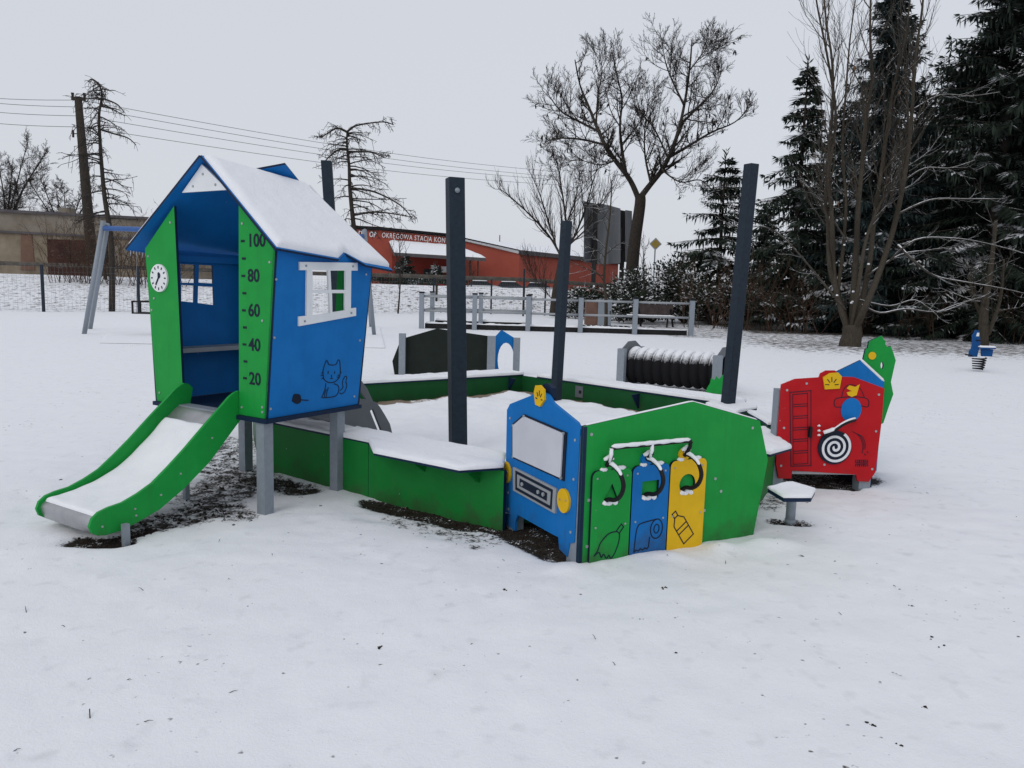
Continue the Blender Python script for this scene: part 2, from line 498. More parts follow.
def gz(x, y):
    z = .010 * noise.noise(V((x * .55, y * .55, 0))) - .004 + .006 * noise.noise(V((x * 2.1, y * 2.1, 5)))
    if y < 14:
        d_ = noise.voronoi(V((x * 1.9 + .3 * noise.noise(V((x, y, 9))), y * 1.9, 0)))
        c_ = d_[1][0]; h_ = noise.noise(V((c_.x * 7.3, c_.y * 5.1, 3)))
        if h_ > .0: z -= .016 * max(0, 1 - d_[0][0] / .17) ** .7
        z += .007 * noise.noise(V((x * 7, y * 7, 2))) + .008 * noise.noise(V((x * 3.3, y * 3.3, 12))) + .0016 * noise.noise(V((x * 22, y * 22, 7)))
    # drift against the truck's side, and its rim
    a = (T_O.x - .05, T_O.y - .09); b = (T_O.x + 1.2, T_O.y + .50)
    if y < 8: z += .014 * max(0, 1 - seg_d((x, y), a, b) / .16)
    if 3.6 < y < 5 and 0 < x < 2: z += .055 * max(0, noise.noise(V((x * 4.5, y * 4.5, 30)))) * max(0, 1 - seg_d((x, y), a, b) / .15)
    fy = fence_y(x) + 1.0
    top = 1.33 if x < 2 else 1.33 - .9 * sstep((x - 2) / 8)
    if y > fy: z += top * sstep((y - fy) / max(3.0, 46 - fy)) + .04 * noise.noise(V((x * .9, y * .9, 3)))
    z -= .85 * sstep((y - 48) / 14) * (1 if x < 6 else max(0, 1 - (x - 6) / 6))
    return z

def grow(start, end, step, g):
    out = [start]
    while abs(out[-1]) < abs(end):
        out.append(out[-1] + step); step *= g
    return out

def frange(a, b, s):
    n = int(round((b - a) / s)); return [a + (b - a) * i / n for i in range(n + 1)]

gx = sorted(set([round(v, 4) for v in frange(-3.3, 3.5, .025)] + [round(v, 4) for v in grow(3.5, 900, .06, 1.09)] + [round(v, 4) for v in grow(-3.3, -900, -.06, 1.09)]))
gy = sorted(set([round(v, 4) for v in frange(-3, 1.6, .3)] + [round(v, 4) for v in frange(1.6, 3.6, .05)] + [round(v, 4) for v in frange(3.6, 6.4, .025)] + [round(v, 4) for v in frange(6.4, 12, .1)] + [round(v, 4) for v in frange(12, 28, .5)] + [round(v, 4) for v in frange(28, 50, .5)] + [round(v, 4) for v in grow(50, 1500, 1.5, 1.12)]))
gx = [-2500, -1500] + gx + [1500, 2500]; gy = [-60, -20, -8] + gy + [2500]
vs, soil, lit = [], [], []
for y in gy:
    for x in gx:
        s = soil_shade_at(x, y)
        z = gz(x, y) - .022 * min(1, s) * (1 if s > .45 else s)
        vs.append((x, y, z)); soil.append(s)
        l = 0
        if y > 12:
            l = .12 * sstep((y - 12) / 10) + (.66 * sstep((x - 4) / 4) * sstep((y - 15) / 7))
            if y > fence_y(x) and x < 5: l = .60
            if x > 5 and y > 24: l = .72
            if x > 9 and y > 28: l = 1.0
        elif y > 2 and x > 2.5: l = .05
        lit.append(l)
nx = len(gx)
fs = [(j * nx + i, j * nx + i + 1, (j + 1) * nx + i + 1, (j + 1) * nx + i) for j in range(len(gy) - 1) for i in range(nx - 1)]
me = bpy.data.meshes.new('ground'); me.from_pydata(vs, [], fs); me.materials.append(M['ground'])
me.polygons.foreach_set('use_smooth', [True] * len(fs))
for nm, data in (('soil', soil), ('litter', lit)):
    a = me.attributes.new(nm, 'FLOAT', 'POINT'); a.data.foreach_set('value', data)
ground = bpy.data.objects.new('ground', me); C.objects.link(ground); structure(ground)

# loose clods of earth in the bare patches and a few on the open snow
rnd = random.Random(4)
def clod(mb, p, r):
    vs = []; n = 6
    for k, (zz, rr) in enumerate(((-.4, .7), (.15, 1.0), (.7, .55))):
        for i in range(n):
            a = 2 * math.pi * i / n + k
            q = rr * r * rnd.uniform(.6, 1.25)
            vs.append(V(p) + V((q * math.cos(a), q * math.sin(a), zz * r * rnd.uniform(.7, 1.1))))
    fs = [(k * n + i, k * n + (i + 1) % n, (k + 1) * n + (i + 1) % n, (k + 1) * n + i) for k in range(2) for i in range(n)]
    fs.append(tuple(2 * n + i for i in range(n)))
    mb.add(vs, fs)
mb = MB()
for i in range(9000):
    a, b, r, k = rnd.choice(SOIL_SHADE); t = rnd.random()
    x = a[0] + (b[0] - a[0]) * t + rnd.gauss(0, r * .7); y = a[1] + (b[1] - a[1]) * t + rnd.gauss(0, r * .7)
    s = soil_shade_at(x, y)
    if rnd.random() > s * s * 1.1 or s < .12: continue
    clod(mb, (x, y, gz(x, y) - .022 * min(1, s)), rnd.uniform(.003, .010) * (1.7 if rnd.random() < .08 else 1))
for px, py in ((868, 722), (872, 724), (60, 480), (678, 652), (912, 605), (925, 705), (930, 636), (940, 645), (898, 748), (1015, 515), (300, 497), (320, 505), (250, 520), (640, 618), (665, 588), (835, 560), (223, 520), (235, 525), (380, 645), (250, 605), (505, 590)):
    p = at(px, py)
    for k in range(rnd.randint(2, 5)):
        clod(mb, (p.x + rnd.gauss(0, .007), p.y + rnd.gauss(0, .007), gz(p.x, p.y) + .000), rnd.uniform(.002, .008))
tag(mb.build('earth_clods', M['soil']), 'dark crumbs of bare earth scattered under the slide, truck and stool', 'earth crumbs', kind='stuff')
# straws and bits of twig
mb = MB()
for i in range(70):
    x, y = rnd.uniform(-2.6, 3.4), rnd.uniform(1.9, 4.6) if i < 34 else rnd.uniform(4, 14)
    if y > 4.2 and -2 < x < 2.6 and y < 11: continue
    z = gz(x, y); a = rnd.uniform(0, 6.28); L = rnd.uniform(.012, .045)
    d = V((math.cos(a) * L, math.sin(a) * L, rnd.uniform(.0, .02)))
    mb.tube([(x, y, z - .003), V((x, y, z + .002)) + d * .6, V((x, y, z)) + d], [.0016, .0013, .0006], 4)
p = at(90, 718); mb.tube([(p.x, p.y, gz(p.x, p.y)), (p.x - .02, p.y + .035, gz(p.x, p.y) + .012)], .0018, 4)
tag(mb.build('straw_litter', M['twig']), 'thin straws and twig bits lying on the open snow', 'straw', kind='stuff')

# ------------------------------------------------------------------ playhouse
HO = V((-1.5, 4.677, 0)); ha = math.radians(148)
He1 = V((math.cos(ha), math.sin(ha), 0)); He2 = V((math.sin(ha), -math.cos(ha), 0))
def H3(u, v, z): return HO + He1 * u + He2 * v + V((0, 0, z))
def hinv(p): q = V(p) - HO; return (q.dot(He1), q.dot(He2), p.z)
house = thing('playhouse', HO, 'blue and green crooked playhouse on legs with snowy roof and green slide', 'playhouse')
TB = .018
def house_panel(name, outer, fm, parent, face, edge, holes=(), bolts=(), t=TB):
    mb = MB(); mb.prism(outer, fm, 0, t, holes, 0, 1)
    for a, b in bolts: mb.disc(fm, a, b, .008, t, t + .004, 8, 2)
    return mb.build(name, [M[face], M[edge], M['bolt']], parent)
# front: panel (u,z), thickness towards the viewer (-v)
ff = lambda a, b, c: H3(a, TB - c, b)
front_r = house_panel('front_panel', [(0, .60), (.25, .60), (.222, 1.89), (-.096, 1.616)], ff, house, 'green', 'navy',
    bolts=[(.03, .64), (.22, .65), (.02, 1.2), (-.05, 1.55), (.19, 1.78), (.03, .67)])
front_l = house_panel('front_panel', [(.813, .60), (1.104, .60), (1.187, 1.63), (.857, 1.905)], ff, house, 'green', 'navy',
    bolts=[(1.07, .66), (.86, .66), (1.13, 1.22), (1.15, 1.58), (.90, 1.80), (1.1, 1.3)])
house_panel('gable', [(.315, 1.985), (.765, 1.985), (.56, 2.15)], lambda a, b, c: H3(a, .010 - c, b), house, 'white', 'white',
    bolts=[(.43, 2.02), (.65, 2.02), (.55, 2.09)], t=.014)
# scale with numbers
mb = MB()
def zlev(n): return .836 + (n - 20) / 80 * (1.675 - .836)
for n in range(20, 101, 10):
    a = .205 if n % 20 == 0 else .198
    mb.box(lambda a_, b, c: ff(a_, b, c), a - .034, a, zlev(n) - .007, zlev(n) + .007, TB, TB + .002)
mb.build('tick_marks', M['line'], front_r)
for n in (20, 40, 60, 80, 100):
    text(str(n), .108, ff({100: .065}.get(n, .095), zlev(n), TB + .001), -He1, (0, 0, 1), M['line'], front_r, 'number', .002, .0022)
# clock
clk = MB(); cu_, cz_ = 1.028, 1.437
fc = lambda a, b, c: ff(cu_ + a, cz_ + b, TB + c)
clk.disc(fc, 0, 0, .092, 0, .012, 40)
clk = clk.build('clock_face', M['white'], front_l)
mb = MB()
for k in range(12):
    a = k * math.pi / 6; d = V((math.cos(a), math.sin(a)))
    mb.stroke(fc, [tuple(d * .062), tuple(d * .08)], .008, .012, .0145)
mb.build('hour_marks', M['line'], clk); mb = MB()
mb.stroke(fc, [(0, 0), (.03, -.045)], .011, .012, .0155)
mb.stroke(fc, [(0, 0), (.0, .034)], .012, .012, .015)
mb.stroke(fc, arc(0, .017, .017, 90, 270, 8), .009, .012, .0152)
mb.build('clock_hands', M['line'], clk)
# side walls: panel (v,z), leaning outward; thickness outward
def wall_r(a, b, c): return H3(-.092 * (b - .6) / 1.0 - c + .015, a, b)
def wall_l(a, b, c): return H3(1.104 + .085 * (b - .6) / 1.0 + c, a, b)
def on_wall_r(px, py, c=.015):              # (v,z) of the leaning right wall seen at a pixel
    a, b, d = wall_r(0, .6, c), wall_r(1, .6, c), wall_r(0, 1.6, c)
    p = onplane(px, py, a, (b - a).cross(d - a)); q = hinv(p); return (q[1], q[2])
def on_wall_l(px, py):
    a, b, d = wall_l(0, .6, 0), wall_l(1, .6, 0), wall_l(0, 1.6, 0)
    p = onplane(px, py, a, (b - a).cross(d - a)); q = hinv(p); return (q[1], q[2])
def zq(px, py): return on_wall_r(280 + px / 7.68, 240 + py / 7.68, .029)      # from a close-up of the window
panes = [[zq(250, 232), zq(368, 235), zq(375, 383), zq(250, 385)], [zq(388, 235), zq(503, 235), zq(503, 383), zq(395, 383)],
         [zq(250, 408), zq(378, 408), zq(384, 560), zq(250, 582)], [zq(400, 408), zq(500, 408), zq(500, 540), zq(403, 555)]]
hole = [zq(242, 225), zq(508, 228), zq(506, 548), zq(243, 590)]
wr = house_panel('side_wall', [(0.0, .60), (.80, .60), (.845, 1.595), (.70, 1.60), (.575, 1.625), (.46, 1.625), (.0, 1.66)], wall_r, house, 'blue', 'navy', [hole],
    bolts=[(.03, .66), (.76, .66), (.03, 1.1), (.79, 1.5), (.02, 1.45), (.775, 1.05)], t=.015)
mb = MB()
trim_o = [zq(155, 168), zq(597, 175), zq(597, 235), zq(548, 235), zq(545, 525), zq(585, 520), zq(585, 582), zq(148, 662), zq(148, 588), zq(205, 582), zq(208, 232), zq(155, 232)]
mb.prism(trim_o, lambda a, b, c: wall_r(a, b, .015 + c), 0, .014, panes, 0, 0)
for q in ((200, 198), (560, 202), (190, 624), (547, 560)):
    a, b = zq(*q); mb.disc(lambda a, b, c: wall_r(a, b, .015 + c), a, b, .007, .014, .018, 8, 1)
mb.build('window_frame', [M['white'], M['steel']], wr)
a, b = zq(515, 163)
# cat and mouse engraving
mb = MB(); fw = lambda a, b, c: wall_r(a, b, .015 + c)
def cq(px, py): return on_wall_r(290 + px / 10.97, 350 + py / 10.97)
CL = .0065
for pl_ in (
    [(380, 160), (395, 118), (412, 125), (428, 160), (500, 160), (525, 112), (543, 120), (550, 190), (552, 230), (545, 290), (520, 325), (480, 352), (430, 358), (385, 335), (366, 300), (362, 230), (370, 190), (380, 160)],
    [(392, 365), (385, 420), (365, 480), (350, 515), (360, 524), (420, 520), (480, 512), (510, 495), (530, 460), (535, 420), (520, 385), (480, 370)],
    [(420, 410), (405, 460), (395, 515)], [(398, 430), (380, 480), (375, 515)],
    [(540, 470), (570, 480), (605, 445), (622, 380), (612, 350), (622, 300), (605, 288), (580, 330), (575, 370), (580, 410), (548, 445)],
    ):
    mb.stroke(fw, sp2([cq(*q) for q in pl_], 4), CL, 0, .002)
for a_, b_ in (((362, 245), (345, 255)), ((365, 275), (335, 280)), ((368, 300), (345, 318)), ((548, 245), (565, 248)), ((545, 275), (520, 278)), ((540, 295), (515, 300)), ((418, 230), (418, 262)), ((490, 232), (488, 260)), ((455, 275), (455, 300)), ((440, 312), (470, 312))):
    mb.stroke(fw, [cq(*a_), cq(*b_)], CL, 0, .002)
mb.build('cat_engraving', M['line'], wr)
mb = MB()
mb.prism(sp2([cq(*q) for q in ((20, 560), (35, 495), (60, 482), (105, 490), (120, 545), (110, 575), (70, 592), (25, 565))], 3), fw, 0, .004, (), 0, 0)
mb.stroke(fw, [cq(110, 545), cq(150, 550), cq(200, 552)], .007, 0, .003)
mb.build('mouse_engraving', M['line'], wr)
# left wall with its own window
def lw(px, py): return on_wall_l(130 + px / 4.519, 260 + py / 4.519)
hl = [[lw(228, 18), lw(293, 22), lw(293, 104), lw(230, 102)], [lw(312, 22), lw(374, 25), lw(376, 106), lw(310, 102)],
      [lw(232, 112), lw(292, 116), lw(290, 192), lw(232, 186)], [lw(308, 118), lw(378, 122), lw(381, 204), lw(306, 194)]]
wl = house_panel('side_wall', [(0.0, .60), (.80, .60), (.845, 1.62), (.02, 1.64)], wall_l, house, 'blue', 'navy', hl, t=.015)
mb = MB(); mb.box(wall_l, .02, .80, 1.555, 1.60, -.03, -.001); mb.build('eave_rail', M['blue'], house)
mb = MB(); mb.box(lambda a, b, c: wall_l(a, b, c), .03, .78, .93, .96, -.16, -.001); mb.build('shelf', M['lgrey'], house)
# back: panels, gable
fb = lambda a, b, c: H3(a, .80 + .04 * (b - .6) + c, b)
house_panel('back_panel', [(0, .60), (.25, .60), (.222, 1.85), (-.085, 1.60)], fb, house, 'green', 'navy')
house_panel('back_panel', [(.853, .60), (1.104, .60), (1.185, 1.64), (.88, 1.84)], fb, house, 'green', 'navy')
house_panel('gable', [(.315, 1.95), (.765, 1.95), (.53, 2.13)], fb, house, 'white', 'white', t=.014)
# floor
mb = MB(); mb.box(lambda a, b, c: H3(a, b, c), -.02, 1.124, -.02, .82, .572, .598)
mb.build('floor', M['navy'], house)
# roof: two slopes meeting at the ridge; right slope u from .52 down to -.148, left one down to 1.335
RU, RZ = .52, 2.185
TILT = .085                              # the crooked roof sinks towards the back
def roof_r(a, b, c):                     # a = along v, b = u, c = thickness
    k = (RZ - 1.618) / (RU + .148)
    return H3(b - k / math.hypot(1, k) * c, a, RZ - TILT * (a + .045) - (RU - b) * k + c / math.hypot(1, k))
def roof_l(a, b, c):
    k = (RZ - 1.618) / (1.335 - RU)
    return H3(b + k / math.hypot(1, k) * c, a, RZ - TILT * (a + .045) - (b - RU) * k + c / math.hypot(1, k))
vf = -.045
roof = MB()
roof.prism([(vf, RU), (.78, RU), (.965, -.16), (.70, -.155), (.578, -.085), (.462, -.148), (vf, -.148)], roof_r, 0, .016, (), 0, 1)
roof.prism([(vf, RU), (.34, RU), (.535, RU - .115), (.79, RU), (.80, 1.335), (vf, 1.335)], roof_l, 0, .016, (), 0, 1)
roof = roof.build('roof', [M['blue'], M['navy']], house)
def low_u(v):
    if .462 < v < .578: return -.138 + .063 * (v - .462) / .116
    if .578 <= v < .70: return -.138 + .063 * (.70 - v) / .122
    return -.138
def fr(s, t):                            # s down the slope, t along the ridge
    ve = .772 + (.955 - .772) * s; v = vf + .012 + (ve - vf - .012) * t
    u = (RU - .01) + (low_u(v) - RU + .01) * s
    return roof_r(v, u, .0165)
kk = (RZ - 1.618) / (RU + .148); upn = (V((0, 0, 1)) - He1 * kk).normalized()
snow_grid('snow_cap', fr, .87, .86, upn, .038, roof, 46, 70, .05, .12, 3)
def fl(s, t):
    v = vf + .012 + (.76 - vf) * t; return roof_l(v, RU + .01 + (1.32 - RU) * s, .0165)
snow_grid('snow_cap', fl, .99, .80, (V((0, 0, 1)) + He1 * .69).normalized(), .045, roof, 30, 30, .05, .2, 5)
# icicles / frozen drip below the left eave
mb = MB()
for k in range(7):
    v = vf + .03 + k * .022; p = roof_l(v, 1.33, 0)
    mb.tube([p, p - V((0, 0, rnd.uniform(.015, .04)))], [.004, .0008], 5)
mb.build('icicle_row', M['frost'], roof)
# legs
for u, v in ((.05, .03), (.085, .69), (1.05, .03), (1.05, .69)):
    p = H3(u, v, 0); mb = MB()
    mb.box(lambda a, b, c: H3(u + a, v + b, c), -.036, .036, -.036, .036, -.2, .571)
    mb.build('leg', M['steel'], house)
# slide
slide = MB(); slide.box(lambda a, b, c: H3(a, b, c), .27, .79, -.05, .03, .60, .612)
slide = slide.build('slide', M['steel'], house)
prof_top = [(.06, .712), (.03, .742), (0, .75), (-.03, .74), (-.066, .72), (-.15, .648), (-.248, .565), (-.40, .432), (-.50, .352), (-.60, .278), (-.69, .236), (-.78, .205), (-.86, .196), (-.915, .182), (-.952, .155), (-.968, .115), (-.955, .075), (-.925, .055), (-.88, .047), (-.80, .050), (-.70, .072), (-.559, .116), (-.394, .208), (-.219, .334), (-.017, .535), (.03, .58)]
for u, sgn in ((.272, -1), (.79, 1)):
    mb = MB(); fm = lambda a, b, c: H3(u + sgn * c, a, b)
    mb.prism(prof_top, fm, 0, .02, (), 0, 0)
    for a, b in ((-.90, .10), (-.71, .155), (-.705, .115), (-.42, .30), (-.2, .48), (-.55, .2)): mb.disc(fm, a, b, .006, .02, .024, 8, 1)
    mb.build('side_panel', [M['green'], M['bolt']], slide)
chute_c = smooth_path([V((0, .02, .612)), V((0, -.06, .600)), V((0, -.15, .53)), V((0, -.30, .405)), V((0, -.45, .282)), V((0, -.58, .218)), V((0, -.70, .182)), V((0, -.82, .166)), V((0, -.90, .158)), V((0, -.94, .138)), V((0, -.945, .105)), V((0, -.93, .066))], 5)
mb = MB(); n = len(chute_c); vs = []
for p in chute_c:
    for u in (.272, .79): vs.append(H3(u, p.y, p.z))
for p in chute_c:
    for u in (.272, .79): vs.append(H3(u, p.y + .004, p.z - .012))
fs = [(2 * i, 2 * i + 1, 2 * i + 3, 2 * i + 2) for i in range(n - 1)] + [(2 * n + 2 * i, 2 * n + 2 * i + 2, 2 * n + 2 * i + 3, 2 * n + 2 * i + 1) for i in range(n - 1)]
mb.add(vs, fs, 0, True); mb.build('chute', M['chute'], slide, False)
sn = [p for p in chute_c if p.z > .150 and p.y < -.13]
def fs_(s, t):
    x = t * (len(sn) - 1); i = min(int(x), len(sn) - 2); p = sn[i].lerp(sn[i + 1], x - i)
    wob = .012 * noise.noise(V((p.y * 12, s * 2, 0)))
    return H3(.276 + (.786 - .276) * s + wob * (.5 - s), p.y, p.z + .001)
snow_grid('snow_cap', fs_, .5, 1.0, (0, 0, 1), .024, slide, 24, 60, .035, .5, 9)
for u, v, h in ((.20, -.80, .10), (.72, -.06, .57), (.86, -.80, .10)):
    mb = MB(); mb.box(lambda a, b, c: H3(u + a, v + b, c), -.016, .016, -.016, .016, -.2, h); mb.build('leg', M['steel'], slide)
# grey climbing boards at the back, leading into the sandbox
climb = MB(); climb.box(lambda a, b, c: H3(a, b, c), .30, .84, .84, .90, .52, .55)
climb = climb.build('climbing_ramp', M['greyb'], house)
def cl(px, py, u=.25): q = hinv(onplane(px, py, H3(u, 0, 0), He1)); return (q[1], q[2])
for u in (.25, .86):
    mb = MB(); fm = lambda a, b, c: H3(u + c, a, b)
    q = [cl(*p) for p in ((393, 436), (390, 424), (385, 415), (380, 407), (376, 402), (368, 400), (362, 399), (350, 400))]
    slot = [cl(370, 411), cl(373, 408.5), (cl(381.5, 430)), cl(378, 431)]
    if u > .5:
        q = [cl(*p, u) for p in ((366, 404), (373, 401), (367, 388), (361, 380), (352, 378))]
        slot = [cl(357, 393, u), cl(361, 391, u), cl(366, 399, u), cl(361, 400, u)]
    outer = [(.84, .08), (q[0][0] + (.06 if u < .5 else 0), .08)] + q + [(.84, q[-1][1] + .02)]
    mb.prism(outer, fm, 0, .02, [slot], 0, 0); mb.build('side_panel', M['greyb'], climb)
for v, z in ((1.0, .48), (1.15, .36), (1.28, .24)):
    mb = MB(); mb.box(lambda a, b, c: H3(a, b, c), .271, .859, v - .05, v + .05, z - .01, z + .01); mb.build('rung', M['greyb'], climb)

# ------------------------------------------------------------------ sandbox
sand_z = .10
PA, PB0, PB = V((-.025, 4.545, 0)), V((-.95, 5.16, 0)), V((-1.93, 5.90, 0))
PC0, PC = V((-2.42, 7.2, 0)), V((-2.40, 8.22, 0))
PD, PE, PE2, PF, PG = V((.13, 10.13, 0)), V((2.28, 7.95, 0)), V((2.5, 7.1, 0)), V((2.12, 6.0, 0)), V((1.38, 4.60, 0))
sbx = thing('sandbox', (0.1, 7.2, 0), 'large green board sandbox covered in snow in the middle of the playset', 'sandbox')
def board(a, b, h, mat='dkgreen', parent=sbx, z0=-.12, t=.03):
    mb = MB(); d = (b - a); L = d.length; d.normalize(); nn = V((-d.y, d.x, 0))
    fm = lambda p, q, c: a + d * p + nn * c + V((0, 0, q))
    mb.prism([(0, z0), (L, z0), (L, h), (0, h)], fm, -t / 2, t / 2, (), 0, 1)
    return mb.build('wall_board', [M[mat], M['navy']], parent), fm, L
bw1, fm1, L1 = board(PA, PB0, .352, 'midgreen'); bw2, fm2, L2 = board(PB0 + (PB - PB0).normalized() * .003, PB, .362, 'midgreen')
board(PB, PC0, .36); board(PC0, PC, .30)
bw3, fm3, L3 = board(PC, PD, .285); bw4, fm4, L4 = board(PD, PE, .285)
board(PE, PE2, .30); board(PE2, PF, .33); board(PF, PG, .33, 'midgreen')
def slab(name, pts, z, t=.018, H=.034, seed=0, parent=sbx):
    mb = MB(); mb.prism([(p[0], p[1]) for p in pts], lambda a, b, c: V((a, b, c)), z, z + t, (), 0, 0)
    o = mb.build(name, M['navy'], parent)
    snow_poly('snow_cap', [(p[0], p[1], z + t + .001) for p in pts], H, o, seed)
    return o
q = [at(374, 455, .36), at(459, 472.5, .36), at(503, 469.5, .36)]
slab('bench', [(-.03, 4.86), (-1.13, 5.58), (-1.21, 5.34), (-.955, 5.15), (q[0].x, q[0].y), (q[1].x, q[1].y), (q[2].x, q[2].y)], .357, .014, .032, 1)
d = (PB - PB0).normalized(); nn = V((-d.y, d.x, 0)); 
slab('coping', [tuple((PB0 + d * .32 + nn * s)[:2]) for s in (.03, -.2)] + [tuple((PB + nn * s)[:2]) for s in (-.2, .03)], .364, .014, .025, 2)
def coping(a, b, w0, w1, z, seed, H=.03, e0=0, e1=0):
    d = (b - a).normalized(); nn = V((-d.y, d.x, 0)); a = a + d * e0; b = b - d * e1
    return slab('coping', [tuple((a + nn * w0)[:2]), tuple((b + nn * w0)[:2]), tuple((b + nn * w1)[:2]), tuple((a + nn * w1)[:2])], z, .016, H, seed)
coping(PC, PD, -.03, .32, .287, 3, .034, 0, .0)
coping(PD, PE, -.03, .30, .287, 4, .034, .3, .0)
# inner plates on the far boards
for fm, L, ps in ((fm3, L3, (.66,)), (fm4, L4, (.33,))):
    for t in ps:
        mb = MB(); mb.box(fm, L * t - .06, L * t + .06, .12, .26, -.027, -.016); mb.disc(fm, L * t + .02, .19, .022, -.032, -.027, 12, 1)
        mb.build('bracket_plate', [M['greyb'], M['black']], bw3 if fm is fm3 else bw4)
for fm, L, ps in ((fm3, L3, (.93,)), (fm4, L4, (.62,))):
    for t in ps:
        mb = MB(); mb.prism([(0, .10), (0, .27), (.13, .27)], lambda a, b, c: fm(L * t + c, b, -.016 - a), -.012, .012, (), 0, 0)
        mb.build('bracket', M['navy'], bw3 if fm is fm3 else bw4)
for t, w in ((.17, .15), (.56, .15)):
    mb = MB(); mb.prism([(0, .25), (0, .35), (w, .35)], lambda a, b, c: fm1(L1 * t + c, b, -.016 - a if fm1(0, 0, -1).y < PA.y else .016 + a), -.012, .012, (), 0, 0)
    mb.build('bracket', M['midgreen'], bw1)
# benches on the right flank
pts = [at(764, 428, .365), at(791, 447, .365), at(770, 453, .365)]
slab('bench', [tuple(p[:2]) for p in pts] + [(1.62, 5.45), (1.72, 5.95)], .338, .016, .034, 5)
p1, p2 = at(757, 408, .36), at(736, 413, .36)
slab('bench', [tuple(p1[:2]), tuple(p2[:2]), (p2.x - .15, p2.y + .5), (p1.x - .1, p1.y + .55)], .34, .016, .03, 6)
p1, p2, p3 = at(761, 420, .36), at(768, 425, .36), at(777, 424.5, .36)
slab('bench', [tuple(p1[:2]), tuple(p2[:2]), tuple(p3[:2]), (p3.x + .12, p3.y + .5), (p1.x, p1.y + .4)], .345, .016, .028, 7)
# snow-covered sand inside
poly = [PA, PB0, PB, PC0, PC, PD, PE, PE2, PF, PG]
def inside(x, y):
    c = False; n = len(poly)
    for i in range(n):
        a, b = poly[i], poly[i - 1]
        if (a.y > y) != (b.y > y) and x < (b.x - a.x) * (y - a.y) / (b.y - a.y) + a.x: c = not c
    return c
xs = frange(-2.5, 2.6, .06); ys = frange(4.5, 10.3, .06); idx = {}; vs, fs, brown = [], [], []
for j, y in enumerate(ys):
    for i, x in enumerate(xs):
        if inside(x, y):
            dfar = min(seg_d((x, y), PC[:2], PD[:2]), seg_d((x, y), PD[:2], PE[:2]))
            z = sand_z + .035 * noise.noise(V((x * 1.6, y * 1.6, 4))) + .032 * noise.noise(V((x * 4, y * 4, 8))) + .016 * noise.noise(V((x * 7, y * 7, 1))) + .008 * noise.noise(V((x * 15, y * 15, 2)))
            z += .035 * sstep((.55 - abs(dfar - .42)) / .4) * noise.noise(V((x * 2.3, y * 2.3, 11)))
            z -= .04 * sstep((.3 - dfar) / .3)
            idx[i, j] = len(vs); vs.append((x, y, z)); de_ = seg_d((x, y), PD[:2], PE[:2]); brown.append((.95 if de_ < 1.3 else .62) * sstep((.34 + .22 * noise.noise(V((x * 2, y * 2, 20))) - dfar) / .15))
for (i, j) in list(idx):
    if (i + 1, j) in idx and (i, j + 1) in idx and (i + 1, j + 1) in idx:
        fs.append((idx[i, j], idx[i + 1, j], idx[i + 1, j + 1], idx[i, j + 1]))
me = bpy.data.meshes.new('sand'); me.from_pydata(vs, [], fs); me.polygons.foreach_set('use_smooth', [True] * len(fs))
a = me.attributes.new('brown', 'FLOAT', 'POINT'); a.data.foreach_set('value', brown)
ms = M['sand']; nt = ms.node_tree; b = nt.nodes['Principled BSDF']
src = b.inputs['Base Color'].links[0].from_socket
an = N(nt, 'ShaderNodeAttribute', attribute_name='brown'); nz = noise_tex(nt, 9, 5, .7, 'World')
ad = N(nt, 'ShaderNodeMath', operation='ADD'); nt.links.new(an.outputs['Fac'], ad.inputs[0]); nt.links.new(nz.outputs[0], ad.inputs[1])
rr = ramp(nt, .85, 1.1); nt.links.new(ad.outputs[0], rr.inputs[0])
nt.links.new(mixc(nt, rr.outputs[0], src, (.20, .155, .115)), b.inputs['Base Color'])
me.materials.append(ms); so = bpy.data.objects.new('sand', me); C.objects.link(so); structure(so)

# ------------------------------------------------------------------ shade-sail posts
def sail_post(base, top, rot, label, bolt=False, w=.06):
    t = thing('sail_post', base, label, 'post', 'dark square posts around the sandbox')
    b, tp = V(base), V(top); mb = MB()
    d = tp - b; x = V((math.cos(rot), math.sin(rot), 0)); y = V((-x.y, x.x, 0))
    P = [q + x * (i * w) + y * (j * w) for q in (b - d.normalized() * .25, tp) for i, j in ((-1, -1), (1, -1), (1, 1), (-1, 1))]
    mb.add(P, [(3, 2, 1, 0), (4, 5, 6, 7), (0, 1, 5, 4), (1, 2, 6, 5), (2, 3, 7, 6), (3, 0, 4, 7)])
    o = mb.build('shaft', M['post'], t)
    bv = o.modifiers.new('b', 'BEVEL'); bv.width = .006; bv.segments = 2
    if not bolt: return t
    mb = MB(); q = tp - V((0, 0, .10)); f = (V((0, 0, 0)) - V((q.x, q.y, 0))).normalized()
    n = min((x, -x, y, -y), key=lambda k: -k.dot(f))
    mb.tube([q + n * .058, q + n * .075], .016, 10); mb.tube([q + n * .07, q + n * .078], .02, 12)
    mb.build('eye_bolt', M['steel'], t)
    return t
def post_px(xb, yb, xt, yt, Y, rot, label, z0=.0, bolt=False, w=.06):
    b = atd(xb, yb, Y); tp = atd(xt, yt, Y)
    b = b + (b - tp) * ((b.z - z0) / (tp.z - b.z)) if abs(tp.z - b.z) > 1e-6 else b
    return sail_post(b, tp, rot, label, bolt, w)
post_px(458, 446, 455, 178, 6.1, math.radians(20), 'dark square post rising behind the snowy bench, nearest to the playhouse', 0, True, .062)
post_px(556.5, 388, 566.5, 221, 9.2, math.radians(40), 'dark leaning post in the far corner of the sandbox behind the truck windscreen', 0, False, .050)
post_px(727.5, 408, 751.5, 164, 7.4, math.radians(28), 'dark post leaning right behind the green recycling panel', 0, False, .050)
post_px(331, 230, 326.5, 161, 9.2, math.radians(8), 'dark post end sticking up above the playhouse roof')

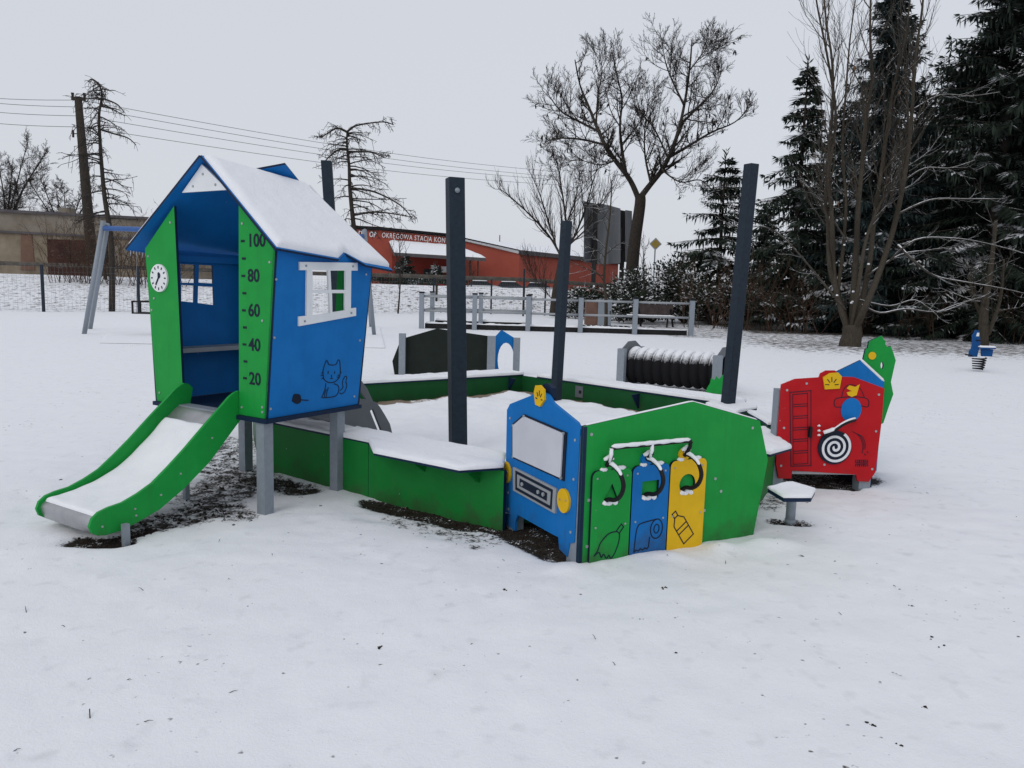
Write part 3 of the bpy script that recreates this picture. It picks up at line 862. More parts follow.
# ------------------------------------------------------------------ recycling truck panel
TO = T_O.copy(); TO.z = 0; ta = math.radians(29)
Te1 = V((math.cos(ta), math.sin(ta), 0)); Te2 = V((-math.sin(ta), math.cos(ta), 0))
truck = thing('play_truck', TO, 'blue fronted play truck with green side holding three sorting flaps', 'play truck')
# front: (b along Te2, z), thickness towards viewer = -Te1
tf = lambda a, b, c: TO + Te2 * a - Te1 * (c - .018) + V((0, 0, b))
ts = lambda a, b, c: TO + Te1 * a - Te2 * (c - .02) + V((0, 0, b))
def tq(px, py): p = onplane(490 + px / 3.84, 380 + py / 3.84, TO, Te1) - TO; return (p.dot(Te2), p.z)
arch = [tq(95, 580), tq(97, 545), tq(106, 518), tq(246, 596), tq(262, 603), tq(265, 648), tq(297, 680), tq(306, 628), tq(324, 624)]
fp = MB(); outer = [(.03, .725), (.065, .755), (.303, .822), (.36, .86), (.435, .87), (.50, .85), (.555, .826), (.79, .745), (.825, .703), (.815, .0)] + arch
fp.prism(outer, tf, 0, .018, (), 0, 0)
for a, b in ((.07, .66), (.78, .66), (.78, .20), (.07, .45), (.08, .16), (.77, .1)): fp.disc(tf, a, b, .008, .018, .022, 8, 1)
fp = fp.build('front_panel', [M['blue'], M['bolt']], truck)
mb = MB(); ws = [(.733, .627), (.605, .705), (.163, .681), (.172, .427), (.722, .434)]
# a snow-covered pane in a dark rim
wc = V((sum(p[0] for p in ws) / 5, sum(p[1] for p in ws) / 5))
big = [tuple(wc + (V(p) - wc) * 1.05) for p in ws]
mb.prism(big, lambda a, b, c: tf(a, b, .018 + c), 0, .006, (), 0, 0)
for p in ws: mb.disc(lambda a, b, c: tf(a, b, .018 + c), p[0] * .97 + wc.x * .03, p[1] * .97 + wc.y * .03, .008, .006, .014, 8, 1)
wsd = mb.build('windscreen', [M['line'], M['bolt']], fp)
def quadgrid(q, fm, c):
    def f(s, t):
        a = V(q[0]).lerp(V(q[1]), t); b = V(q[3]).lerp(V(q[2]), t); p = a.lerp(b, s); return fm(p.x, p.y, c)
    return f
mb = MB(); sm_ = [tuple(wc + (V(p) - wc) * .965) for p in ws]
mb.prism(sm_, lambda a, b, c: tf(a, b, .018 + c), .006, .014, (), 0, 0); mb.build('frost_layer', M['frost'], wsd)
g = MB(); fg = lambda a, b, c: tf(a, b, .018 + c)
g.prism([(.71, .376), (.222, .362), (.228, .222), (.70, .235)], fg, 0, .012, (), 0, 0)
g = g.build('grille', M['lgrey'], fp)
mb = MB()
mb.stroke(fg, [(.665, .355), (.262, .342), (.266, .245), (.66, .257)], .016, .012, .015, 0, True)
mb.stroke(fg, [(.62, .305), (.31, .294)], .045, .012, .015)
mb.build('grille_bars', M['line'], fp)
for a in (.585, .40, .345):
    mb = MB(); mb.disc(fg, a, .301, .012, .015, .022, 8); mb.build('grille_knob', M['bolt'], fp)
for a, b in ((.803, .322), (.148, .315)):
    mb = MB(); mb.disc(fg, a, b, .058, 0, .014, 28, 0, 0, .066)
    for da, db in ((.03, 0), (-.03, .01)): mb.disc(fg, a + da, b + db, .006, .014, .017, 8, 1)
    mb.build('headlight', [M['yellow'], M['bolt']], fp)
bc = [(.49, .855), (.475, .898), (.43, .905), (.385, .885), (.375, .83), (.42, .785), (.47, .79)]
mb = MB(); mb.prism(bc, fg, 0, .014, (), 0, 0)
bk = mb.build('beacon', M['yellow'], fp)
mb = MB()
for an in (5, 50, 92, 135, 178):
    ca, sa = math.cos(math.radians(an)), math.sin(math.radians(an)); mb.stroke(fg, [(.428 + .02 * ca, .825 + .02 * sa), (.428 + .038 * ca, .825 + .05 * sa)], .006, .014, .016)
mb.build('beacon_marks', M['line'], bk)
mb = MB(); mb.prism([(p[0] - .03, p[1] + .012) for p in bc], tf, -.03, -.004, (), 0, 0); mb.build('beacon_block', M['navy'], fp)
mb = MB(); mb.box(tf, .30, .55, .855, .875, -.03, .016)
sd = MB()
so_ = [(0, -.06), (0, .745), (.728, .838), (1.259, .698), (1.348, .454), (1.259, -.06)]
sd.prism(so_, ts, 0, .02, (), 0, 1)
for a, b in ((.05, .70), (.05, .35), (1.2, .66), (.93, .38), (.98, .30), (.86, .20), (.05, .1)): sd.disc(ts, a, b, .009, .02, .024, 8, 2)
sd.box(lambda a, b, c: ts(a, b, c), .001, .022, -.05, .742, .02, .0225, 1)
sd = sd.build('side_panel', [M['green'], M['navy'], M['bolt']], truck)
snow_grid('snow_cap', lambda s, t: ts(.02 + 1.22 * t, (.7475 + (.838 - .7475) * t * 1.22 / .708 if t * 1.22 < .708 else .838 - .14 * (t * 1.22 - .708) / .531) + .002, .001 + .018 * s), .02, 1.3, (0, 0, 1), .006, sd, 4, 60, .01, .6, 2)
# other side of the cab and posts
mb = MB(); fo = lambda a, b, c: TO + Te2 * (.80) + Te1 * a + Te2 * c + V((0, 0, b))
mb.prism([(.03, -.06), (.03, .70), (.45, .62), (.5, .35), (.5, -.06)], fo, 0, .02, (), 0, 1); mb.build('side_panel', [M['green'], M['navy']], truck)
for a, b in ((.075, .035), (.765, .035)):
    mb = MB(); mb.box(lambda p, q, c: TO + Te2 * (a + p) + Te1 * (b + q) + V((0, 0, c)), -.045, .045, -.03, .045, -.2, .69); mb.build('corner_post', M['steel'], truck)
# three flaps
flaps = [(.058, .312, .505, 'green', 'tri'), (.320, .572, .508, 'blue', 'sq'), (.580, .842, .515, 'yellow', 'circ')]
ft = lambda a, b, c: ts(a, b, .02 + c)
for k, (a0, a1, zt, mt, sh) in enumerate(flaps):
    ac = (a0 + a1) / 2 - .005; zc = .375
    if sh == 'tri': hole = [(ac - .062, zc - .055), (ac + .058, zc - .055), (ac + .005, zc + .055)]
    elif sh == 'sq': hole = [(ac - .055, zc - .055), (ac + .06, zc - .055), (ac + .06, zc + .045), (ac - .055, zc + .045)]
    else: hole = arc(ac, zc, .058, 0, 345, 23)
    r = .035
    outer = [(a0, -.06), (a1, -.06), (a1, zt - r)] + arc(a1 - r, zt - r, r, 0, 90, 5) + arc(a0 + r, zt - r, r, 90, 180, 5)
    mb = MB(); mb.prism(outer, ft, 0, .018, [hole], 0, 1)
    for a, b in ((a0 + .03, zt - .04), (a1 - .03, zt - .04), (a0 + .03, .2), (a1 - .03, .2)): mb.disc(ft, a, b, .006, .018, .021, 8, 2)
    fl_ = mb.build('sorting_flap', [M[mt], M['line'], M['bolt']], truck)
    # engraving
    mb = MB(); fe = lambda a, b, c: ft(a, b + .028, .018 + c)
    if sh == 'tri':      # tied bag
        mb.stroke(fe, sp2([(a0 + .17, .135), (a0 + .12, .13), (a0 + .07, .09), (a0 + .05, .045), (a0 + .03, .02), (a0 + .06, .035), (a0 + .075, .005), (a0 + .09, .02), (a0 + .11, -.005), (a0 + .125, .01), (a0 + .14, -.01), (a0 + .165, .02), (a0 + .185, .07), (a0 + .19, .11), (a0 + .185, .125)], 4), .006, 0, .002)
        mb.stroke(fe, [(a0 + .168, .138), (a0 + .188, .123), (a0 + .215, .155), (a0 + .198, .172)], .006, 0, .002, 0, True)
    elif sh == 'sq':     # paper roll
        mb.stroke(fe, arc(a0 + .18, .115, .042, 0, 345, 23, .055), .006, 0, .002, 0, True)
        mb.stroke(fe, arc(a0 + .18, .115, .018, 0, 345, 15, .025), .006, 0, .002, 0, True)
        mb.stroke(fe, sp2([(a0 + .18, .17), (a0 + .08, .16), (a0 + .05, .145), (a0 + .038, .10), (a0 + .03, .0)], 4), .006, 0, .002)
        mb.stroke(fe, [(a0 + .03, .0), (a0 + .045, .012), (a0 + .06, .004), (a0 + .075, .016), (a0 + .09, .006), (a0 + .105, .016), (a0 + .12, .008), (a0 + .13, .02), (a0 + .135, .075)], .006, 0, .002)
    else:                # bottle
        R_ = lambda x, y: (a0 + .05 + x * math.cos(-.95) - y * math.sin(-.95), .175 + x * math.sin(-.95) + y * math.cos(-.95))
        mb.stroke(fe, [R_(*p) for p in ((-.02, -.014), (-.02, .014), (.015, .014), (.05, .042), (.185, .042), (.185, -.042), (.05, -.042), (.015, -.014))], .006, 0, .002, 0, True)
        for x in (.085, .115): mb.stroke(fe, [R_(x, -.042), R_(x, .042)], .006, 0, .002)
        mb.stroke(fe, [R_(.012, -.014), R_(.012, .014)], .006, 0, .002)
    mb.build('engraving', M['line'], fl_)
    # snow on the sill of the hole and on top of the flap
    cap_c = [(ac - .05, zc - .056, 0), (ac + .055, zc - .056, 0)]
    mb = MB(); mb.tube([ft(ac - .055 + .011 * i, zc - .050 + .004 * math.sin(i * 1.3), .010) for i in range(11)], [.004] + [.014 + .003 * math.sin(i * 2.1) for i in range(9)] + [.004], 8)
    for x0, x1 in ((a0 + .05, a0 + .10), (a0 + .15, a1 - .035)):
        mb.build('snow_crust', M['snow'], fl_); mb = MB()
        mb.tube([ft(x0 + (x1 - x0) * i / 6, zt + .003, .009) for i in range(7)], [.003, .011, .013, .012, .013, .01, .003], 8)
    mb.build('snow_crust', M['snow'], fl_)
    # round hub and hose
    hx = ac - .028; hz = zt + .03
    mb = MB(); mb.disc(ft, hx, hz, .036, 0, .016, 20); mb.build('hub', M[mt], fl_)
    hp = [(hx, hz + .005, .02), (hx + .005, hz + .0, .06), (hx + .01, hz - .03, .115), (hx + .012, hz - .085, .142), (hx + .01, hz - .14, .125), (hx + .008, hz - .175, .08), (hx + .003, hz - .185, .03), (hx, zc - .045, .0)]
    path = smooth_path([ft(*p) for p in hp], 5)
    mb = MB(); mb.tube(path, .0120, 10); ho = mb.build('hose', M['black'], fl_)
    mb = MB(); top = path[:13]; mb.tube([p + V((0, 0, .010)) - Te1 * .004 for p in top], [.006] + [.0135 - .0005 * i for i in range(len(top) - 2)] + [.002], 8)
    mb.build('snow_crust', M['snow'], ho); mb = MB()
    mb.tube([ft(hx - .03, hz + .03, .02), ft(hx, hz + .042, .03), ft(hx + .025, hz + .03, .03)], [.008, .018, .006], 8)
    mb.build('snow_crust', M['snow'], ho)
# handle bar
a_, b_ = .142, .672; zb = .632
mb = MB()
mb.tube(smooth_path([ft(a_, .53, .02), ft(a_, .58, .055), ft(a_, zb - .02, .06), ft(a_ + .02, zb, .06), ft(.408, zb, .06), ft(b_ - .02, zb, .06), ft(b_, zb - .02, .06), ft(b_, .59, .055), ft(b_, .54, .02)], 4), .011, 8)
mb.tube([ft(.408, zb, .06), ft(.408, .58, .058), ft(.408, .545, .02)], .011, 8)
hb = mb.build('handle_bar', M['black'], truck)
mb = MB(); mb.tube([ft(a_ - .004 + (b_ - a_) * i / 30, zb + .009 + .0006 * math.sin(i * 1.9), .062) for i in range(31)], [.004] + [.012 + .0012 * math.sin(i * 1.1) for i in range(29)] + [.004], 8)
for x in (a_, .408):
    mb.build('snow_crust', M['snow'], hb); mb = MB()
    mb.tube([ft(x - .006, zb, .064), ft(x - .006, .60, .064), ft(x - .004, .555, .05)], [.010, .011, .006], 8)
mb.build('snow_crust', M['snow'], hb)
# cross seat inside the cab
mb = MB(); mb.box(lambda p, q, c: TO + Te2 * p + Te1 * q + V((0, 0, c)), .06, .78, .30, .55, .30, .318); mb.build('seat', M['navy'], truck)

# ------------------------------------------------------------------ fire engine panel
RO = at(780, 487); RO.z = 0; R1 = at(866, 488)
Re1 = V((R1.x - RO.x, R1.y - RO.y, 0)).normalized(); Re2 = V((-Re1.y, Re1.x, 0))
fire = thing('play_fire_engine', RO, 'red fire engine play panel with spiral hose beside the blue and green boards', 'play panel')
rf = lambda a, b, c: RO + Re1 * a - Re2 * c + V((0, 0, b))
def rq(px, py): q = onplane(px, py, RO, Re2); p = q - RO; return (p.dot(Re1), q.z)
def rz(px, py): return rq(770 + px / 4.514, 330 + py / 4.514)
mb = MB()
outer = [rz(*p) for p in ((35, 668), (22, 600), (48, 245), (110, 220), (218, 213), (225, 195), (250, 182), (290, 182), (312, 210), (375, 212), (430, 232), (510, 262), (500, 400), (470, 640), (440, 683), (390, 680), (383, 650), (96, 632), (92, 668))]
mb.prism(outer, rf, 0, .018, (), 0, 0)
for p in ((72, 270), (58, 440), (45, 610), (485, 290), (472, 455), (455, 625), (160, 240), (240, 605)): a, b = rz(*p); mb.disc(rf, a, b, .009, .018, .022, 8, 1)
rp = mb.build('front_panel', [M['red'], M['bolt']], fire)
fr_ = lambda a, b, c: rf(a, b, .018 + c)
mb = MB()
mb.stroke(fr_, [rz(*p) for p in ((85, 280), (180, 272), (180, 610), (90, 612))], .006, 0, .002, 0, True)
mb.stroke(fr_, [rz(*p) for p in ((98, 290), (165, 284), (166, 600), (100, 604))], .005, 0, .002, 0, True)
for y in (335, 345, 388, 398, 440, 450, 492, 502, 545, 555): mb.stroke(fr_, [rz(99, y), rz(166, y - 4)], .005, 0, .002)
mb.stroke(fr_, sp2([rz(*p) for p in ((320, 345), (290, 345), (285, 320), (300, 306), (360, 300), (420, 304), (440, 320), (435, 345), (405, 340))], 4), .006, 0, .002)
mb.stroke(fr_, sp2([rz(*p) for p in ((318, 302), (330, 262), (360, 245), (400, 262), (420, 302))], 4), .005, 0, .002)
for k in range(3): mb.stroke(fr_, sp2([rz(*p) for p in ((365 + k * 6, 455 + k * 4), (395 + k * 8, 475 + k * 2), (412 + k * 6, 510), (412 + k * 6, 545 - k * 6))], 3), .004, 0, .002)
for p in ((408, 545), (420, 556), (432, 545)): mb.stroke(fr_, [rz(*p), rz(p[0] + 6, p[1] + 8)], .006, 0, .002)
for row, y in enumerate((590, 608)):     # two lines of small engraved lettering, too worn to read
    for k in range(9):
        x = 382 + k * 6.4; mb.stroke(fr_, [rz(x, y - 7), rz(x + (k % 3 - 1) * 3, y + 6)], .006, 0, .002)
    mb.stroke(fr_, [rz(382, y + 6 - row * 12), rz(436, y + 4 - row * 12)], .004, 0, .002)
mb.build('engraving', M['line'], rp)
# spiral reel
sc_ = rz(285, 527); sR = .128
mb = MB(); mb.disc(fr_, sc_[0], sc_[1], sR, 0, .012, 40)
reel = mb.build('hose_reel', M['line'], rp)
mb = MB(); pts = []
for i in range(150):
    t = i / 149; a = 2 * math.pi * 2.75 * t + 2.6; r = .006 + (sR - .014) * t; pts.append((sc_[0] + r * math.cos(a), sc_[1] + r * math.sin(a)))
mb.stroke(fr_, pts, .0185, .012, .015); mb.build('spiral', M['white'], reel)
mb = MB(); a, b = rz(360, 358); mb.disc(fr_, a, b, .078, 0, .006, 32, 0, 0, .090); mb.build('face_disc', M['blue'], rp)
mb = MB(); mb.prism([rz(*p) for p in ((232, 212), (262, 193), (300, 190), (316, 208), (306, 262), (240, 266))], fr_, 0, .012, (), 0, 0)
bd = mb.build('badge', M['yellow'], rp)
mb = MB()
for an in (4, 48, 91, 134, 176):
    ca, sa = math.cos(math.radians(an)), -math.sin(math.radians(an)); mb.stroke(fr_, [rz(271 + 12 * ca, 246 + 14 * sa), rz(271 + 30 * ca, 246 + 36 * sa)], .006, .012, .014)
mb.build('badge_marks', M['line'], bd)
mb = MB(); mb.prism([rz(*p) for p in ((340, 262), (352, 248), (378, 255), (398, 244), (390, 270), (384, 292), (362, 300), (345, 292), (340, 280), (362, 274))], fr_, 0, .006, (), 0, 0); mb.build('helmet_crest', M['yellow'], rp)
# nozzle and hose
mb = MB(); mb.box(fr_, rz(203, 0)[0], rz(214, 0)[0], rz(0, 478)[1], rz(0, 430)[1], 0, .03); nz_ = mb.build('nozzle', M['black'], rp)
hp = smooth_path([fr_(*rz(225, 465), .04), fr_(*rz(262, 448), .06), fr_(*rz(300, 420), .07), fr_(*rz(335, 405), .06), fr_(*rz(372, 402), .02)], 5)
mb = MB(); mb.tube(hp, .013, 8); ho = mb.build('hose', M['black'], rp)
mb = MB(); mb.tube([p + V((0, 0, .013)) for p in hp], [.016 if i < 6 else .008 for i in range(len(hp))], 8)
for y in (428, 450, 470): a, b = rz(208, y); mb.tube([fr_(a - .012, b, .03), fr_(a, b + .004, .034), fr_(a + .012, b, .03)], [.004, .009, .003], 8)
mb.build('snow_crust', M['snow'], ho)
# posts
for a, b, w in ((-.03, .055, .05), (.655, .055, .05)):
    mb = MB(); mb.box(lambda p, q, c: RO + Re1 * (a + p) + Re2 * (b + q) + V((0, 0, c)), -.03 if a < 0 else -.04, .05, -.05, .05, -.2, .74 if a < 0 else .2); mb.build('corner_post', M['steel'], fire)
mb = MB(); mb.box(lambda p, q, c: RO + Re1 * p + Re2 * q + V((0, 0, c)), .70, .73, .03, .55, -.1, .74); mb.build('side_panel', M['navy'], fire)
mb = MB(); mb.box(lambda p, q, c: RO + Re1 * p + Re2 * q + V((0, 0, c)), .08, .58, -.012, .012, .105, .125); mb.build('kick_rail', M['lgrey'], fire)
mb = MB(); mb.box(lambda p, q, c: RO + Re1 * p + Re2 * q + V((0, 0, c)), .0, .69, .2, .52, .30, .32); mb.build('seat', M['navy'], fire)
# blue gable board at the back
def rq2(px, py, d): q = onplane(770 + px / 4.514, 330 + py / 4.514, RO + Re2 * d, Re2); p = q - RO; return (p.dot(Re1), q.z)
mb = MB(); fbk = lambda a, b, c: RO + Re1 * a + Re2 * (.56 + c) + V((0, 0, b))
pk = rq2(408, 136, .56); rl = rq2(516, 236, .56); ll = rq2(295, 188, .56)
mb.prism([(ll[0] - .03, .0), (rl[0], .0), rl, pk, (ll[0] - .03, ll[1] - .02)], fbk, 0, .018, (), 0, 1)
bb = mb.build('back_panel', [M['blue'], M['navy']], fire)
mb = MB(); n_ = 14
mb.tube([fbk(pk[0] + (rl[0] - pk[0]) * i / n_, pk[1] + (rl[1] - pk[1]) * i / n_ + .008, .009) for i in range(n_ + 1)], [.006] + [.013] * (n_ - 1) + [.006], 8); mb.build('snow_crust', M['snow'], bb)
# green tree board
mb = MB(); fgr = lambda a, b, c: RO + Re1 * a + Re2 * (.62 + c) + V((0, 0, b))
rg = lambda px, py: rq2(px, py, .62)
outer = [rg(*p) for p in ((417, 150), (432, 85), (442, 82), (447, 52), (470, 40), (505, 25), (514, 45), (523, 48), (520, 62), (530, 78), (545, 72), (556, 100), (568, 137), (556, 190), (546, 235), (557, 290), (535, 350), (512, 420), (490, 430), (470, 300))]
oval = [rg(506 + 7 * math.cos(k * math.pi / 6), 160 + 16 * math.sin(k * math.pi / 6)) for k in range(12)]
mb.prism(outer, fgr, 0, .02, [oval], 0, 1)
gt = mb.build('tree_board', [M['green'], M['navy']], fire)
mb = MB(); a, b = rg(460, 116); mb.disc(fgr, a, b, .032, -.008, 0, 16); mb.build('apple', M['yellow'], gt)

# ------------------------------------------------------------------ stool
sp_ = at(790, 522); st = thing('stool', (sp_.x, sp_.y, 0), 'small dark slab stool on a steel leg with snow on top', 'stool')
mb = MB(); mb.tube([(sp_.x, sp_.y, -.1), (sp_.x, sp_.y, .235)], .03, 16); mb.tube([(sp_.x, sp_.y, -.02), (sp_.x, sp_.y, .02)], .034, 16)
mb.build('leg', M['steel'], st)
pts = [at(*p, .265) for p in ((768, 488), (784, 497.5), (811, 497.5), (815, 490), (792, 483.5))]
mb = MB(); mb.prism([tuple(p[:2]) for p in pts], lambda a, b, c: V((a, b, c)), .238, .262, (), 0, 0); so2 = mb.build('seat', M['navy'], st)
snow_poly('snow_cap', [(p.x, p.y, .263) for p in pts], .02, so2, 3)

# ------------------------------------------------------------------ far play panel (black board + blue arch)
fpn = thing('play_panel', at(440, 374), 'low black play board with blue arch and white oval beyond the sandbox', 'play panel')
Yb = 12.3
def bq(px, py): p = atd(px, py, Yb); return (p.x, p.z)
fB = lambda a, b, c: V((a, Yb - c, b))
mb = MB(); mb.prism([bq(395.5, 380), bq(392.5, 361), bq(401, 339), bq(437, 328.5), bq(489, 336), bq(489, 382)], fB, 0, .02, (), 0, 0)
mb.build('back_panel', M['coal'], fpn)
for a, b in ((401, 404.8), (488.5, 494)):
    x0, _ = bq(a, 360); x1, _ = bq(b, 360); mb = MB(); mb.box(lambda p, q, c: V((p, Yb - .03 - q, c)), x0 - .02, x1 + .02, 0, .09, -.1, .66); mb.build('corner_post', M['steel'], fpn)
Ya = 12.45; fA = lambda a, b, c: V((a, Ya + (a - bq(494, 360)[0]) * .35 - c, b))
def aq(px, py): p = atd(px, py, Ya + .1); return (p.x, p.z)
ov = [aq(506 + 8.2 * math.cos(k * math.pi / 10), 360 + 17.5 * math.sin(k * math.pi / 10)) for k in range(20)]
mb = MB(); mb.prism([aq(494, 382), aq(493.5, 338), aq(501.5, 329.5), aq(516, 339), aq(519, 345), aq(518, 382)], fA, 0, .02, [ov], 0, 0); mb.build('arch_panel', M['blue'], fpn)
x0, _ = aq(513, 360); mb = MB(); mb.box(lambda p, q, c: V((p, Ya + .15 - q, c)), x0, x0 + .11, 0, .09, -.1, .62); mb.build('corner_post', M['steel'], fpn)
mb = MB(); mb.prism([bq(395, 378), bq(395, 362), bq(402, 342), bq(403, 378)], lambda a, b, c: V((a, Yb + .3 + c, b)), 0, .02, (), 0, 0); mb.build('side_panel', M['coal'], fpn)

# ------------------------------------------------------------------ crawl tunnel
m, nt, b = new_mat('snow_dusted_tube')
g = N(nt, 'ShaderNodeNewGeometry'); sx_ = N(nt, 'ShaderNodeSeparateXYZ'); nt.links.new(g.outputs['Normal'], sx_.inputs[0])
nz = noise_tex(nt, 30, 4, .65, 'World'); ma = N(nt, 'ShaderNodeMath', operation='MULTIPLY_ADD'); nt.links.new(nz.outputs[0], ma.inputs[0]); ma.inputs[1].default_value = .5; nt.links.new(sx_.outputs[2], ma.inputs[2])
rr = ramp(nt, .60, .98); nt.links.new(ma.outputs[0], rr.inputs[0]); nt.links.new(mixc(nt, rr.outputs[0], (.012, .012, .014), SNOW), b.inputs['Base Color']); b.inputs['Roughness'].default_value = .8; b.inputs['Specular IOR Level'].default_value = .1
M['tunnel'] = m
ta_, tb_ = V((1.84, 11.95, .30)), V((3.06, 11.18, .30))
tun = thing('crawl_tunnel', ((ta_ + tb_) / 2)[:2] + (0,), 'black ribbed crawl tunnel dusted with snow between grey end boards', 'tunnel')
d = (tb_ - ta_).normalized(); pts, rad = [], []
n = 10 * 12
for i in range(n + 1):
    t = i / n; pts.append(ta_.lerp(tb_, t)); ph = (t * 10) % 1; rad.append(.235 + .050 * (math.sin(ph * math.pi) ** .7 if 0 < ph < 1 else 0))
mb = MB(); mb.tube(pts, rad, 32, cap=False); mb.build('tube', M['tunnel'], tun)
nn = V((-d.y, d.x, 0))
for c_, sg in ((ta_, -1), (tb_, 1)):
    mb = MB(); fE = lambda a, b, c: V((c_.x, c_.y, 0)) + nn * a + d * (sg * c) + V((0, 0, b))
    mb.prism([(-.34, -.1), (.34, -.1), (.34, .56), (.12, .66), (-.12, .66), (-.34, .56)], fE, 0, .02, [arc(0, .30, .235, 0, 345, 23)], 0, 0)
    mb.build('end_board', M['greyb'], tun)
    for s in (-1, 1):
        mb = MB(); mb.box(fE, s * .34 - .045, s * .34 + .045, -.1, .56, -.045, .07)
        mb.build('corner_post', M['steel'], tun)
mb = MB(); fL = lambda a, b, c: V((a, 10.55 - c, b))
def lq(px, py): p = atd(px, py, 10.55); return (p.x, p.z)
mb.prism([lq(*p) for p in ((705, 396), (707, 388), (710, 383), (711, 378), (714.5, 380), (716, 376), (719, 379), (723, 374.5), (723, 396))], fL, 0, .02, (), 0, 0); mb.build('bush_board', M['green'], tun)

# ------------------------------------------------------------------ swing
sw_t1 = atd(103.5, 226, 18.9); sw = thing('swing', at(85, 333), 'grey A-frame swing with blue top beam beside the playhouse', 'swing')
sw_f1, sw_f2 = at(83.5, 333.5), at(89.5, 328.5)
mb = MB(); mb.tube([sw_f1 - V((0, 0, .1)), sw_t1 + V((0, 0, .12))], .055, 12); mb.build('leg', M['steel'], sw)
mb = MB(); mb.tube([sw_f2 - V((0, 0, .1)), sw_t1 + V((.04, .12, .05))], .055, 12); mb.build('leg', M['steel'], sw)
sw_t2 = V((-3.75, 19.4, sw_t1.z)); 
mb = MB(); mb.tube([sw_t1 - V((0, 0, .05)), sw_t2 - V((0, 0, .05))], .06, 12); tbm = mb.build('top_beam', M['bluesteel'], sw)
for i in (0, 1):
    q = at(374.5, 335) if i == 0 else at(371, 326)
    mb = MB(); mb.tube([q - V((0, 0, .1)), sw_t2 + V((0, .1 * i, .1))], .055, 12); mb.build('leg', M['steel'], sw)
seat_c = atd(150, 309, 19.1)
for x0 in (seat_c.x, seat_c.x + 2.3):
    ch = MB(); c0 = V((x0, 19.1, seat_c.z - .1))
    for s in (-.33, .33): ch.tube([c0 + V((s, 0, .0)), V((x0 + s * .8, 19.1, sw_t1.z - .08))], .006, 5)
    st_ = MB()
    for s in (-.33, .33):
        st_.beam(c0 + V((s, -.2, .28)), c0 + V((s, -.2, 0)), .035); st_.beam(c0 + V((s, .2, .28)), c0 + V((s, .2, 0)), .035)
    for z in (0, .28):
        for y in (-.2, .2): st_.beam(c0 + V((-.35, y, z)), c0 + V((.35, y, z)), .035)
    st_.box(lambda a, b, c: c0 + V((a, b, c)), -.33, .33, -.2, .2, -.01, .01)
    so3 = st_.build('seat', M['rubber'], sw); ch.build('chain', M['wire'], so3)
ma = [at(*p) for p in ((100, 343), (118, 322), (380, 328), (385, 348))]
mb = MB(); mb.prism([(p.x, p.y) for p in ma], lambda a, b, c: V((a, b, c)), -.02, .006, (), 0, 0)
mo = mb.build('swing_mat', M['rubber']); tag(mo, 'flat snow-covered rubber mat under the swing', 'mat')
snow_poly('snow_cap', [(p.x, p.y, .002) for p in ma], .015, mo)
# ------------------------------------------------------------------ balance walk enclosure
bw = thing('balance_walk', (1.3, 27, 0), 'low grey post and rail balance walk with dark beams', 'balance walk')
front = [(-3.04, 25.45), (-1.30, 25.35), (.45, 25.4), (2.2, 25.5), (3.85, 25.3), (5.75, 25.2)]
fx = [421.5, 474.5, 528, 580.5, 635, 691.5]
front = [(atd(x, 320, 25.3).x, 25.3) for x in fx]; back = [(x + .1, 27.6) for x, _ in front]
back = back[:3]
for (x, y) in front + back:
    mb = MB(); mb.box(lambda a, b, c: V((x + a, y + b, c)), -.075, .075, -.075, .075, -.2, 1.14); mb.box(lambda a, b, c: V((x + a, y + b, c)), -.085, .085, -.085, .085, 1.14, 1.19, 1)
    mb.build('post', [M['steel'], M['black']], bw)
for row, ks in ((front, range(5)), (back, range(2))):
    for k in ks:
        for z in (1.04, .58):
            (x0, y0), (x1, y1) = row[k], row[k + 1]
            mb = MB(); mb.tube([(x0 + .075, y0, z), (x1 - .075, y1, z)], .036, 8); r_ = mb.build('rail', M['lgrey'], bw)
for (x0, y0), (x1, y1) in ((front[0], back[0]),):
    for z in (1.04, .58):
        mb = MB(); mb.tube([(x0, y0 + .075, z), (x1, y1 - .075, z)], .045, 8); mb.build('rail', M['lgrey'], bw)
for row in (front, back):
    mb = MB(); mb.box(lambda a, b, c: V((a, row[0][1] + .18 + b, c)), row[0][0] + .1, row[-1][0] - .1, -.06, .06, -.1, .16); o = mb.build('beam', M['rubber'], bw)
    x0, x1 = row[0][0] + .12, row[-1][0] - .12; yy = row[0][1] + .18
    snow_grid('snow_cap', lambda s, t: V((x0 + (x1 - x0) * t, yy - .065 + .13 * s, .161)), .13, x1 - x0, (0, 0, 1), .05, o, 5, 160, .05, .9, 2)
for k in range(9):
    x = front[3][0] + .25 + k * .19; mb = MB(); mb.box(lambda a, b, c: V((x + a, b, c)), -.05, .05, 25.9, 27.3, .12, .17); mb.build('step', M['rubber'], bw)

